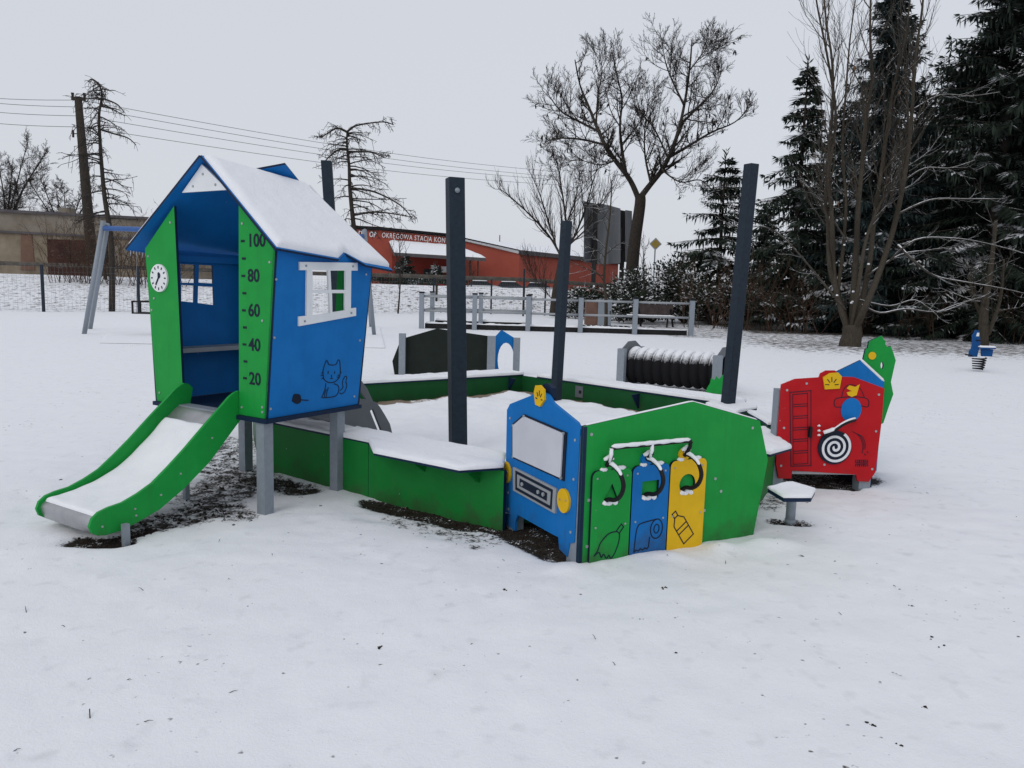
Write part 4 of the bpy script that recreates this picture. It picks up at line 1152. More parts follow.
# ------------------------------------------------------------------ bench, cabinet, spring rider
bc_ = at(652, 327); by = bc_.y
pb = thing('park_bench', (bc_.x, by, 0), 'brown park bench with snowy seat behind the grey railing', 'bench')
x0, x1 = atd(630, 320, by).x, atd(674, 320, by).x
zb0, zb1 = atd(652, 316.5, by).z, atd(652, 304.5, by).z
mb = MB(); mb.box(lambda a, b, c: V((a, b, c)), x0 + .2, x1, by + .30, by + .35, zb0 + .05, zb1); mb.build('backrest', M['benchw'], pb)
mb = MB(); mb.box(lambda a, b, c: V((a, b, c)), x0 - .1, x1, by - .15, by + .28, zb0 - .06, zb0); sb = mb.build('seat', M['benchw'], pb)
snow_poly('snow_cap', [(x0 - .1, by - .15, zb0), (x1, by - .15, zb0), (x1, by + .28, zb0), (x0 - .1, by + .28, zb0)], .05, sb)
for x in (x0 + .15, x1 - .3):
    mb = MB(); mb.beam((x, by - .1, -.1), (x + .05, by, zb0 - .06), .06); mb.beam((x + .35, by + .3, -.1), (x + .2, by + .25, zb0 + .3), .06); mb.build('leg', M['black'], pb)
cb = at(598, 325); uc = thing('utility_cabinet', cb, 'tall grey and brown utility cabinet beside the hedge', 'cabinet')
w = 27 / 775 * cb.y; hgt = 24 / 775 * cb.y
mb = MB(); mb.box(lambda a, b, c: cb + V((a, b, c)), -w * .05, w * .45, -.3, .4, -.1, hgt, 0); mb.box(lambda a, b, c: cb + V((a, b, c)), -w * .07, w * .47, -.33, .43, hgt, hgt + .06, 0); mb.build('body', M['steel'], uc)
mb = MB(); mb.box(lambda a, b, c: cb + V((a, b, c)), -w * .48, -w * .05 - .01, -.25, .4, -.1, hgt - .05); mb.build('side_box', M['brown'], uc)
mb = MB(); mb.box(lambda a, b, c: cb + V((a, b, c)), w * .38, w * .41, -.33, -.30, hgt * .45, hgt * .6); mb.build('handle', M['black'], uc)

sr_p = at(978, 371); sx, sy = sr_p.x, sr_p.y
rid = thing('spring_rider', (sx, sy, 0), 'blue spring rider with snowy seat at the edge of the trees', 'spring rider')
mb = MB(); pts = []
for i in range(81):
    t = i / 80; a = t * 2 * math.pi * 5; r = .13 + .04 * t; pts.append((sx + r * math.cos(a), sy + r * math.sin(a), .04 + .30 * t))
mb.tube(pts, .017, 6); mb.build('spring', M['black'], rid)
mb = MB()
prof = [(-.30, .36), (-.08, .36), (-.05, .55), (-.03, .72), (-.06, .88), (-.10, 1.02), (-.18, 1.04), (-.22, .95), (-.26, .90), (-.23, .75), (-.24, .58), (-.29, .50)]
mb.prism(prof, lambda a, b, c: V((sx + a, sy + c, b)), -.03, .03, (), 0, 0); mb.build('side_panel', M['bluedark'], rid)
mb = MB(); mb.prism([(.05, .38), (.33, .38), (.34, .56), (.02, .58)], lambda a, b, c: V((sx + a, sy + c, b)), -.03, .03, (), 0, 0); mb.build('seat_base', M['bluedark'], rid)
mb = MB(); mb.box(lambda a, b, c: V((sx + a, sy + b, c)), -.08, .34, -.14, .14, .58, .61); o = mb.build('seat', M['bluedark'], rid)
snow_poly('snow_cap', [(sx - .08, sy - .14, .611), (sx + .34, sy - .14, .611), (sx + .34, sy + .14, .611), (sx - .08, sy + .14, .611)], .03, o)
mb = MB(); mb.tube([(sx - .14, sy - .2, .78), (sx - .14, sy + .2, .78)], .018, 8); mb.tube([(sx - .3, sy - .16, .40), (sx - .3, sy + .16, .40)], .018, 8); mb.build('handle', M['black'], rid)
mb = MB(); mb.prism([(-.17, .88), (-.09, .88), (-.09, .97), (-.15, .97)], lambda a, b, c: V((sx + a, sy + c, b)), -.034, .034, (), 0, 0); mb.build('face_patch', M['white'], rid)

rid.location = (0, 0, 0)
for o_ in list(rid.children) + [rid]: pass
rid.location = (sx, sy, 0); rid.scale = (.74, .74, .80)

# ------------------------------------------------------------------ mesh fence, pipe, pole, wires
fen = thing('mesh_fence', (-9, 35, 0), 'thin wire mesh fence on dark posts along the snowy bank', 'fence')
fpts = []
x = -34.3
while x < 3.0:
    fpts.append((x, fence_y(x))); x += 2.76
fh = 1.75
for x, y in fpts:
    mb = MB(); mb.beam((x, y, -.2), (x, y, fh), .085); mb.build('post', M['post'], fen)
mb = MB()
for (x0, y0), (x1, y1) in zip(fpts[:-1], fpts[1:]):
    for k in range(8): z = .08 + k * (fh - .1) / 7; mb.beam((x0, y0, z), (x1, y1, z), .004)
    for k in range(24): t = k / 24; mb.beam((x0 + (x1 - x0) * t, y0 + (y1 - y0) * t, .05), (x0 + (x1 - x0) * t, y0 + (y1 - y0) * t, fh), .0032)
mb.build('wire_mesh', M['wire'], fen)
tp = thing('metal_post', (atd(523, 300, 38).x, 38, 0), 'tall thin dark post standing against the red building', 'post')
p = atd(523.5, 300, 38); mb = MB(); mb.beam((p.x, 38, -.1), (p.x, 38, atd(523.5, 269, 38).z), .085); mb.build('shaft', M['post'], tp)

pip = thing('pipeline', (-12, 42, 0), 'long weathered grey pipeline running above the bank', 'pipe')
mb = MB(); pp = [atd(x, y, 42) for x, y in ((-40, 260.8), (0, 263), (145, 268), (300, 273), (390, 275.5), (440, 277), (520, 279.5), (600, 285), (625, 288))]
mb.tube(pp, .105, 12)
for k in range(1, len(pp) - 1): mb.tube([pp[k] - V((.05, 0, 0)), pp[k] + V((.05, 0, 0))], .118, 12)
pip_o = mb.build('pipe', M['pipe'], pip)
for x in (-28, -22, -16.2, -10, -4.2, .5):
    i = max(k for k in range(len(pp)) if pp[k].x <= x); t = (x - pp[i].x) / (pp[i + 1].x - pp[i].x); z = pp[i].lerp(pp[i + 1], t).z
    mb = MB(); mb.beam((x, 42, gz(x, 42) - .2), (x, 42, z), .12); mb.build('support', M['wood'], pip)

pole_t, pole_b = atd(78, 97, 45), atd(93.5, 270, 45)
pole_b.z = gz(pole_b.x, 45) - .3
up_ = thing('utility_pole', pole_b, 'leaning dark wooden utility pole behind the swing', 'pole')
mb = MB(); mb.tube([pole_b, pole_b.lerp(pole_t, .55), pole_t], [.31, .26, .19], 10); mb.build('shaft', M['wood'], up_)
mb = MB(); mb.beam(pole_t + V((-.35, 0, -.1)), pole_t + V((.4, 0, -.1)), .16); mb.build('crossarm', M['wood'], up_)
for k in (-.3, .36):
    mb = MB(); mb.tube([pole_t + V((k, 0, -.02)), pole_t + V((k, 0, .22))], [.05, .09], 8); mb.build('insulator', M['wood'], up_)
mb = MB(); mb.tube([pole_t + V((-.36, 0, -2.2)), pole_t + V((-.36, 0, -1.8))], [.06, .06], 8); mb.tube([pole_t + V((-.36, 0, -2)), pole_t + V((0, 0, -2))], .03, 5); mb.build('insulator', M['wood'], up_)
for k, (yl, yr, yp) in enumerate(((94.5, 164, 103), (98, 169, 107), (107, 172, 116), (118.5, 177, 127))):
    a = atd(-60, yl - 1, 45); m_ = atd(80 + k, yp - (3 if k == 0 else 0), 45); b_ = atd(560, yr + 8, 78)
    mb = MB(); pts = []
    for i in range(9): t = i / 8; q = a.lerp(m_, t); q.z -= .25 * math.sin(t * math.pi) * .5; pts.append(q)
    for i in range(1, 21): t = i / 20; q = m_.lerp(b_, t); q.z -= .5 * math.sin(t * math.pi); pts.append(q)
    mb.tube(pts, .016, 4)
    tag(mb.build('power_line', M['wire']), ['topmost overhead wire running right from the utility pole', 'second overhead wire from the top of the utility pole', 'third overhead wire from the top of the utility pole', 'lowest overhead wire running right from the utility pole'][k], 'wire', 'overhead wires')

# ------------------------------------------------------------------ buildings
lb = thing('industrial_building', (-36, 60, 1), 'old beige flat-roofed workshop with rusty red doors', 'building')
Yl = 60.0
def L_(px, py): p = atd(px, py, Yl); return p.x, p.z
xL, zT = L_(-60, 208); xR, zR = L_(150, 219); xC, _ = L_(84, 250)
zt0, zt1 = L_(0, 210.5)[1], L_(85, 215)[1]; sl = (zt1 - zt0) / (L_(85, 215)[0] - L_(0, 210)[0])
zt = lambda x: zt0 + sl * (x - L_(0, 210)[0])
mb = MB(); mb.prism([(xL, .5), (xR, .5), (xR, zt(xR) - 1.65), (xL, zt(xL) - 1.65)], lambda a, b, c: V((a, Yl + c, b)), 0, 14, (), 0, 0); wl_ = mb.build('wall', M['plaster'], lb)
mb = MB(); mb.prism([(xL, zt(xL) - 1.6), (xR, zt(xR) - 1.6), (xR, zt(xR) - .12), (xL, zt(xL) - .12)], lambda a, b, c: V((a, Yl - .06 + c, b)), 0, 14.1, (), 0, 0); mb.build('parapet', M['plaster2'], lb)
mb = MB(); mb.prism([(xL - .2, zt(xL) - .12), (xR + .2, zt(xR) - .12), (xR + .2, zt(xR) + .08), (xL - .2, zt(xL) + .08)], lambda a, b, c: V((a, Yl - .3 + c, b)), 0, 14.6, (), 0, 0)
mb.prism([(xL, zt(xL) - 1.65), (xR, zt(xR) - 1.65), (xR, zt(xR) - 1.5), (xL, zt(xL) - 1.5)], lambda a, b, c: V((a, Yl - .18 + c, b)), 0, .1, (), 0, 0)
mb.build('roof', M['fascia'], lb)
for a, b, t, m_ in ((48, 70.5, 239.5, 'rust'), (71.5, 96, 240.5, 'rust'), (100, 108, 238, 'glass'), (114, 121, 243, 'plaster2'), (124, 131, 243.5, 'plaster2')):
    x0, x1 = L_(a, 250)[0], L_(b, 250)[0]; z1 = L_((a + b) / 2, t)[1]
    mb = MB(); mb.box(lambda p, q, c: V((p, Yl - .1 + q, c)), x0, x1, 0, .2, .6 if m_ != 'plaster2' else 2.2, z1); mb.build('door' if m_ == 'rust' else 'window', M[m_], lb)
x0, z0 = L_(21, 270); x1, z1 = L_(33, 225)
mb = MB(); mb.prism([(x0, z0), (x1, z0), (x1 - .1, z1 - .6), (x1 - .4, z1 - .4), (x0 + .2, z1)], lambda a, b, c: V((a, Yl - .05 + c, b)), 0, .1, (), 0, 0); mb.build('stain', M['stain'], wl_)
x0, z0 = L_(43.5, 213); x1, z1 = L_(54, 206.5); mb = MB(); mb.box(lambda p, q, c: V((p, Yl + 2 + q, c)), x0, x1, 0, 1, z0 - .3, z1 + .1); mb.build('roof_vent', M['plaster2'], lb)

rb = thing('red_building', (-8, 90, 1), 'long red vehicle inspection building with white lettering and snowy roof', 'building')
Yr = 90.0
def R_(px, py): p = atd(px, py, Yr); return (p.x, p.z)
tl, t1, t2, t3 = R_(340, 226.5), R_(379, 228.5), R_(446, 235), R_(519.5, 251.5)
mb = MB(); mb.prism([(tl[0], 0), (t3[0], 0), (t3[0], t3[1] - .25), (t2[0] + 1.4, t2[1] - .5), (t2[0], t2[1] - .2), (t1[0], t1[1] - .2), (tl[0], tl[1] - .2)], lambda a, b, c: V((a, Yr + c, b)), 0, .5, (), 0, 0); rw = mb.build('wall', M['redwall'], rb)
mb = MB(); mb.stroke(lambda a, b, c: V((a, Yr - .3 + c, b)), [tl, t1, t2, (t2[0] + 1.4, t2[1] - .3), t3], .36, 0, .6); mb.build('fascia', M['fascia'], rb)
# side wing
e0 = V((t3[0], Yr, t3[1])); e1 = V((15.1, 115, t3[1])); r0 = V((t2[0], Yr, t2[1])); r1 = r0 + (e1 - e0)
mb = MB(); mb.add([e0 + V((0, 0, -.25)), e1 + V((0, 0, -.25)), V((e1.x, e1.y, 0)), V((e0.x, e0.y, 0)), V((e0.x - 2, Yr + .6, 0)), V((e1.x - 2, e1.y + .5, 0)), e1 + V((-2, .5, -.25)), e0 + V((-2, .6, -.25))],
       [(0, 1, 2, 3), (4, 5, 6, 7), (1, 6, 5, 2), (0, 3, 4, 7)]); mb.build('wall', M['redwall'], rb)
mb = MB(); mb.beam(e0 + V((.1, -.1, -.1)), e1 + V((.1, -.1, -.1)), .5); mb.build('gutter', M['fascia'], rb)
mb = MB(); up2 = V((0, 0, .3)); mb.add([e0 + V((.2, 0, .05)), e1 + V((.2, 0, .05)), r1, r0, e0 + V((.2, 0, .05)) - up2, e1 + V((.2, 0, .05)) - up2, r1 - up2, r0 - up2], [(0, 1, 2, 3), (4, 7, 6, 5), (0, 4, 5, 1), (1, 5, 6, 2), (2, 6, 7, 3), (3, 7, 4, 0)])
lf = V((tl[0], Yr, tl[1])); mb.add([r0, r1, V((r1.x - 9, r1.y, tl[1])), lf, lf + V((0, 25, 0))], [(0, 1, 2, 3)]); mb.build('roof', M['snow'], rb)
# sign lettering on the band
o1, o2 = R_(382, 236.2), R_(479, 244.5)
xd = V((o2[0] - o1[0], 0, o2[1] - o1[1]))
text('OKRĘGOWA STACJA KONTROLI', .80, V((o1[0], Yr - .12, o1[1] + .10)), xd, (0, 0, 1), M['white'], rb, 'lettering', .06, .0, 'LEFT', 1.14, .68)
o3 = R_(363, 233.8); text('DO', .85, V((o3[0] - .5, Yr - .12, o3[1])), xd, (0, 0, 1), M['white'], rb, 'lettering', .06, .015, 'LEFT', 1.0, .7)
o3 = R_(369.5, 234.5); text('OP', .85, V((o3[0], Yr - .12, o3[1])), xd, (0, 0, 1), M['white'], rb, 'lettering', .06, .015, 'LEFT', 1.0, .7)
# snowy canopy
def Rc(px, py, Y): return atd(px, py, Y)
c = [Rc(389, 241.5, Yr - .05), Rc(455, 246.5, Yr - .05), Rc(486, 258, 83.5), Rc(394, 252.5, 83.5)]
mb = MB(); dn = V((0, 0, -.35)); mb.add(c + [p + dn for p in c], [(0, 1, 2, 3), (7, 6, 5, 4), (0, 4, 5, 1), (1, 5, 6, 2), (2, 6, 7, 3), (3, 7, 4, 0)]); cn = mb.build('canopy', M['fascia'], rb)
snow_grid('snow_cap', lambda s, t: c[0].lerp(c[1], t).lerp(c[3].lerp(c[2], t), s) + V((0, 0, .01)), 6.8, 10, (0, 0, 1), .25, cn, 10, 20, .3, .2)
x0, z0 = R_(388, 282); x1, z1 = R_(519, 253); 
mb = MB(); mb.box(lambda p, q, c: V((p, Yr - .06 + q, c)), R_(392, 270)[0], R_(456, 270)[0], 0, .08, 1, R_(420, 252)[1]); mb.build('recess', M['redwall2'], rb)
for a, b, t, bt in ((424, 442, 269, 276), (396, 402, 262, 280)):
    mb = MB(); mb.box(lambda p, q, c: V((p, Yr - .14 + q, c)), R_(a, t)[0], R_(b, t)[0], 0, .1, R_(a, bt)[1], R_(a, t)[1]); mb.build('window', M['glass'], rb)
mb = MB(); mb.box(lambda p, q, c: V((p, Yr - .3 + q, c)), R_(441.5, 270)[0], R_(448, 270)[0], 0, .1, R_(443, 272.5)[1], R_(443, 266.5)[1]); mb.build('notice', M['white'], rb)
for a in (455, 462, 470, 478):
    mb = MB(); p = R_(a, 262); mb.box(lambda pp_, q, c: V((pp_, 84.2 + q, c)), p[0] * 84.2 / 90 - .07, p[0] * 84.2 / 90 + .07, 0, .14, 1, atd(a, 257, 84.2).z); mb.build('canopy_post', M['wood'], rb)
mb = MB(); p = R_(498, 236); mb.beam((p[0], 100, 6.2), (p[0], 100, atd(498, 235, 100).z), .12); mb.beam((p[0] - .8, 100, 6.6), (p[0] + .6, 100, 6.5), .12); mb.build('roof_pipe', M['fascia'], rb)

# ------------------------------------------------------------------ billboards and sign
bbt = thing('billboard', (atd(605, 262, 46).x, 46, 0), 'weathered grey rear side of a billboard on posts by the big tree', 'billboard')
def B_(px, py, Y=46): p = atd(px, py, Y); return p
segs = [((584, 201, 262), (593, 203, 263), 46, 47, 'board'), ((593, 203, 263), (597.5, 204, 264), 47, 47.8, 'hoard'), ((597.5, 203, 264), (608, 205, 264), 46.6, 46.2, 'board'), ((608, 205, 264), (620.5, 208.5, 263), 46.2, 46.2, 'board'), ((620.5, 210, 262), (625.5, 211, 262), 47, 47, 'hoard'), ((625.5, 210, 262), (632, 211, 262), 46.3, 46.5, 'board')]
for (xa, ya, yb), (xb, y2a, y2b), Y0, Y1, mt in segs:
    a0, a1, b0, b1 = B_(xa, ya, Y0), B_(xa, yb, Y0), B_(xb, y2a, Y1), B_(xb, y2b, Y1)
    mb = MB(); t = V((0, .15, 0)); P = [a0, b0, b1, a1]; mb.add(P + [q + t for q in P], [(0, 1, 2, 3), (7, 6, 5, 4), (0, 4, 5, 1), (1, 5, 6, 2), (2, 6, 7, 3), (3, 7, 4, 0)]); mb.build('panel', M[mt], bbt)
for px in (594, 622):
    p = B_(px, 262, 46.8); mb = MB(); mb.beam((p.x, 46.8, 0), (p.x, 46.8, p.z + 2), .25); mb.build('post', M['hoard'], bbt)
rs = atd(655.5, 244, 60); sg = thing('road_sign', (rs.x, 60, 1), 'yellow diamond road sign on a thin pole above the hedge', 'sign')
mb = MB(); mb.beam((rs.x, 60.05, .5), (rs.x, 60.05, rs.z), .09); mb.build('pole', M['steel'], sg)
mb = MB(); r = .48; mb.prism([(rs.x - r, rs.z), (rs.x, rs.z - r), (rs.x + r, rs.z), (rs.x, rs.z + r)], lambda a, b, c: V((a, 60 - c, b)), 0, .03, (), 0, 0); pn = mb.build('plate', M['lgrey'], sg)
mb = MB(); r = .36; mb.prism([(rs.x - r, rs.z), (rs.x, rs.z - r), (rs.x + r, rs.z), (rs.x, rs.z + r)], lambda a, b, c: V((a, 60 - c, b)), .031, .04, (), 0, 0); mb.build('face', M['signyellow'], pn)

# ------------------------------------------------------------------ parked cars
def make_car(px, py, Y, mat, label, rot=0.0):
    p = atd(px, py, Y); z = gz(p.x, Y); t = thing('parked_car', (p.x, Y, z), label, 'car', 'cars parked before the red building')
    def fm(a, b, c): return V((p.x, Y, z)) + V((math.cos(rot), math.sin(rot), 0)) * a + V((-math.sin(rot), math.cos(rot), 0)) * c + V((0, 0, b))
    mb = MB(); mb.prism([(-2.1, .3), (-2.1, .75), (-1.9, .9), (-1.2, .95), (1.35, .95), (2.0, .8), (2.1, .6), (2.1, .3)], fm, -.85, .85, (), 0, 0); bd_ = mb.build('body', mat, t)
    mb = MB(); mb.prism([(-1.55, .95), (-1.15, 1.42), (.35, 1.45), (1.1, .95)], fm, -.72, .72, (), 0, 0); cbn = mb.build('cabin', M['glass'], t)
    mb = MB(); mb.prism([(-1.2, 1.40), (-1.1, 1.52), (.3, 1.54), (.42, 1.42)], fm, -.74, .74, (), 0, 0); mb.build('snow_cap', M['snow'], t)
    for a in (-1.3, 1.3):
        for s in (-.87, .75):
            mb = MB(); mb.disc(fm, a, .32, .32, s, s + .12, 16); mb.build('wheel', M['rubber'], t)
make_car(483, 285, 84, M['carwhite'], 'white parked car nearest the canopy of the red building')
make_car(512, 286, 86, M['cardark'], 'dark parked car between the white and the silver car')
make_car(540, 287, 88, M['carsilver'], 'silver parked car farthest right of the row')
make_car(430, 283, 85, M['carred'], 'dark red parked car left of the white car')

# ------------------------------------------------------------------ vegetation
class Tree:
    def __init__(s, seed): s.r = random.Random(seed); s.mb = MB(); s.tw = MB()
    def rdir(s):
        z = s.r.uniform(-1, 1); a = s.r.uniform(0, 6.2832); q = math.sqrt(1 - z * z); return V((q * math.cos(a), q * math.sin(a), z))
    def limb(s, pts, r0, r1, n=6, fine=4):
        P = smooth_path(pts, fine); m = len(P) - 1
        s.mb.tube(P, [r0 + (r1 - r0) * (i / m) for i in range(m + 1)], n)
        return P
    def grow(s, P, r0, r1, num, L, levels, ang=.9, up=.25, t0=.2, taper=1.0, wob=.22, minr=.004, droop=0.0):
        m = len(P) - 1
        for k in range(num):
            t = t0 + (1 - t0) * ((k + s.r.random()) / num); x = t * m; i = min(int(x), m - 1)
            p = P[i].lerp(P[i + 1], x - i); d0 = (P[i + 1] - P[i]).normalized()
            side = s.rdir(); side = (side - d0 * side.dot(d0)).normalized()
            a = ang * s.r.uniform(.6, 1.3); d = (d0 * math.cos(a) + side * math.sin(a)).normalized()
            ln = L * s.r.uniform(.55, 1.2) * (1 - taper * .55 * t); rr = max(minr, (r0 + (r1 - r0) * t) * .55)
            seg = 6 if levels > 1 else 4; Q = [p]; dd = d
            for j in range(seg):
                dd = (dd + s.rdir() * wob + V((0, 0, up - droop * (j / seg)))).normalized(); Q.append(Q[-1] + dd * (ln / seg))
            rad = [max(minr * .6, rr * (1 - .8 * j / seg)) for j in range(seg + 1)]
            (s.mb if levels > 1 and rr > .02 else s.tw).tube(Q, rad, 4 if levels > 1 else 3, cap=False)
            if levels > 1: s.grow(Q, rr, rad[-1], max(3, int(num * .55)), ln * .5, levels - 1, ang, up, .15, taper, wob, minr, droop)

def px_pts(lst, Y, rnd_, jit=.0):
    return [atd(x, y, Y + (rnd_.uniform(-jit, jit) if k else 0)) for k, (x, y) in enumerate(lst)]

def finish_tree(t, name, base, label, cat, bark, twig, group=None):
    root = thing(name, base, label, cat, group)
    t.mb.build('trunk', bark, root, False)
    if t.tw.f: t.tw.build('crown', twig, root, False)
    return root

# big bare ash behind the billboard
t = Tree(11); Y = 42
trunk = px_pts([(630, 310), (632, 270), (635, 240), (640, 205), (640, 195)], Y, t.r)
t.limb(trunk, .37, .27, 10)
limbs = [
    ([(639, 200), (630, 180), (615, 160), (605, 145), (596, 125), (588, 105), (580, 85), (575, 60)], .26),
    ([(640, 198), (650, 185), (662, 170), (672, 150), (680, 125), (686, 95), (690, 65), (692, 40)], .28),
    ([(626, 174), (622, 150), (620, 125), (622, 100), (617, 75), (612, 50)], .16),
    ([(605, 145), (585, 140), (565, 138), (550, 140), (543, 145)], .12),
    ([(600, 132), (580, 122), (562, 112), (552, 100), (546, 90)], .12),
    ([(668, 158), (690, 145), (712, 132), (735, 122), (752, 105)], .14),
    ([(680, 125), (700, 105), (715, 88), (722, 70)], .12),
    ([(662, 170), (680, 182), (700, 180), (712, 190), (718, 200)], .08),
    ([(684, 105), (672, 80), (665, 60), (662, 38)], .10),
    ([(651, 184), (645, 155), (645, 125), (650, 95)], .12),
    ([(596, 125), (598, 95), (602, 70), (598, 45)], .09),
    ([(690, 70), (705, 50), (712, 38)], .06), ([(615, 160), (600, 165), (578, 160), (560, 165)], .08),
    ([(668, 158), (655, 130), (640, 110), (636, 90)], .08)]
for l, r in limbs:
    r *= .62; P = t.limb(px_pts(l, Y, t.r, 1.6), r, r * .18, 6)
    t.grow(P, r, r * .25, 20, 2.35, 3, .80, .09, .10, .85, .12, .010)
ash = finish_tree(t, 'bare_ash_tree', trunk[0], 'big bare forked tree with dangling seed bunches behind the billboard', 'tree', M['bark'], M['twig'])
mb = MB()                                # hanging seed bunches
src = [t.tw.v[i] for i in range(0, len(t.tw.v), 3)]
for k in range(150):
    p = V(t.r.choice(src))
    if p.z > 11.5 and t.r.random() < .8: continue
    L = t.r.uniform(.12, .3)
    for j in range(2): mb.tube([p, p + V((t.r.gauss(0, .03), t.r.gauss(0, .03), -L * .5)), p + V((t.r.gauss(0, .05), t.r.gauss(0, .05), -L))], [.012, .042, .012], 4, cap=False)
mb.build('seed_bunch', M['twig'], ash)['kind'] = 'stuff'

# smaller bare tree in front of the red building
t = Tree(5); Y = 38
trunk = px_pts([(553, 316), (556, 290), (560, 268), (562, 255)], Y, t.r); t.limb(trunk, .20, .14, 8)
for l, r in (([(562, 258), (552, 240), (540, 225), (525, 210), (508, 195), (498, 188)], .08), ([(562, 256), (566, 230), (564, 205), (560, 180), (557, 160)], .09), ([(562, 258), (575, 235), (585, 210), (592, 185), (598, 165)], .08),
             ([(556, 246), (548, 220), (540, 195), (530, 172)], .06), ([(570, 244), (590, 225), (600, 205), (612, 190)], .06), ([(566, 225), (575, 200), (580, 175)], .05), ([(553, 300), (540, 285), (530, 270)], .03)):
    P = t.limb(px_pts(l, Y, t.r, 1.0), r * .8, r * .2, 5); t.grow(P, r * .8, r * .2, 20, 2.1, 2, .5, .16, .08, .8, .13, .008)
finish_tree(t, 'bare_tree', trunk[0], 'slender bare tree in front of the red building, right of middle', 'tree', M['bark'], M['twig'])
# thin snow-lined sapling before billboard
t = Tree(8); Y = 30
trunk = px_pts([(606, 326), (606, 300), (604, 280), (606, 250), (610, 215), (612, 180)], Y, t.r); P = t.limb(trunk, .08, .02, 6)
t.grow(P, .06, .02, 16, 2.2, 2, 1.0, .02, .2, .8, .22, .009)
finish_tree(t, 'sapling', trunk[0], 'thin spreading sapling in front of the billboard', 'sapling', M['barkolive'], M['twigsnow'], None)
for k, (px, py, h, lab) in enumerate(((640, 320, 3.3, 'thin bare sapling beside the yellow road sign'), (398, 309, 3.6, 'thin bare sapling left of the dark post before the red building'), (470, 300, 2.5, 'small bare sapling with pale tips at the right end of the canopy'))):
    t = Tree(30 + k); Y = (33, 37, 60)[k]; b_ = atd(px, py, Y); b_.z = gz(b_.x, Y) - .1
    P = t.limb([b_, b_ + V((.1, 0, h * .5)), b_ + V((.0, .1, h))], .05, .012, 5); t.grow(P, .04, .012, 14, 1.1, 2, .7, .2, .35, .6, .2, .009)
    finish_tree(t, 'sapling', b_, lab, 'sapling', M['bark'], M['twig'])

# larches: sparse, shaggy
def larch(seed, pxs, Y, r, nb, Lb, label, top_h, lop=0, t0=.1):
    t = Tree(seed); pts = px_pts(pxs, Y, t.r); P = t.limb(pts, r, r * .22, 8); m = len(P) - 1
    for k in range(nb):
        tt = t0 + (1 - t0) * (k + t.r.random()) / nb; x = tt * m; i = min(int(x), m - 1); p = P[i].lerp(P[i + 1], x - i)
        a = t.r.uniform(0, 6.283); L = Lb * t.r.uniform(.35, 1.1) * (1 - .45 * tt); d = V((math.cos(a), math.sin(a) * .8, t.r.uniform(-.1, .45)))
        if lop and t.r.random() < .3: d = V((1.0, .2, .15)); L *= 1.25
        Q = [p]
        for j in range(6): d = (d + t.rdir() * .18 + V((0, 0, -.12 if j < 4 else .05))).normalized(); Q.append(Q[-1] + d * (L / 6))
        t.tw.tube(Q, [max(.010, .032 * (1 - j / 6.5)) for j in range(7)], 4, cap=False)
        for q0 in range(1, 6):
            for z in range(1 if k % 2 else 2):
                q = Q[q0].lerp(Q[q0 + 1], t.r.random()); dd = (Q[q0 + 1] - Q[q0]).normalized() * .6 + t.rdir() * .8 + V((0, 0, -.35)); ln = t.r.uniform(.2, .62) * (.5 + .5 * L / Lb)
                q1 = q + dd * ln * .5 + t.rdir() * .04; q2 = q1 + (dd + V((0, 0, -.3))) * ln * .5
                t.tw.tube([q, q1, q2], [.010, .009, .006], 3, cap=False)
                for w in range(1): e = q1.lerp(q2, t.r.random()); t.tw.tube([e, e + t.rdir() * .14], [.009, .006], 3, cap=False)
    return t, pts
t, pts = larch(3, [(112, 312), (112, 260), (110, 230), (105, 200), (102, 170), (100, 140), (99, 115), (102, 95), (98, 82)], 31, .125, 58, 1.9, '', 9, 0, .25)
for l in (([(101, 98), (110, 101), (118, 105), (124, 112)]), ([(101, 106), (112, 109), (125, 116)]), ([(102, 130), (115, 134), (128, 138), (136, 145)]), ([(99, 135), (92, 128), (84, 127)]), ([(100, 85), (92, 79), (88, 82)])):
    P = t.limb(px_pts(l, 31, t.r, .2), .04, .015, 4); t.grow(P, .02, .012, 14, .35, 1, 1.1, -.25, .1, .2, .2, .012)
finish_tree(t, 'larch_tree', pts[0], 'thin shaggy bare larch beside the leaning utility pole', 'tree', M['bark'], M['larch'])
t, pts = larch(7, [(357, 300), (356, 250), (353, 220), (350, 190), (349, 165), (347, 145), (347, 132)], 33, .13, 44, 2.2, '', 8, 1, .3)
for l in (([(347, 132), (355, 126), (370, 123), (385, 122), (394, 125)]), ([(347, 132), (338, 128), (328, 133), (321, 138)]), ([(352, 188), (375, 192), (400, 205), (412, 218)]), ([(354, 215), (375, 212), (395, 214), (410, 217)]), ([(348, 150), (338, 150), (328, 158), (322, 165)]), ([(349, 152), (370, 152), (385, 158)])):
    P = t.limb(px_pts(l, 33, t.r, .3), .05, .016, 4); t.grow(P, .02, .010, 13, .45, 2, 1.1, -.1, .1, .2, .22, .013)
finish_tree(t, 'larch_tree', pts[0], 'flat-topped bare larch rising behind the playhouse roof', 'tree', M['bark'], M['larch'])
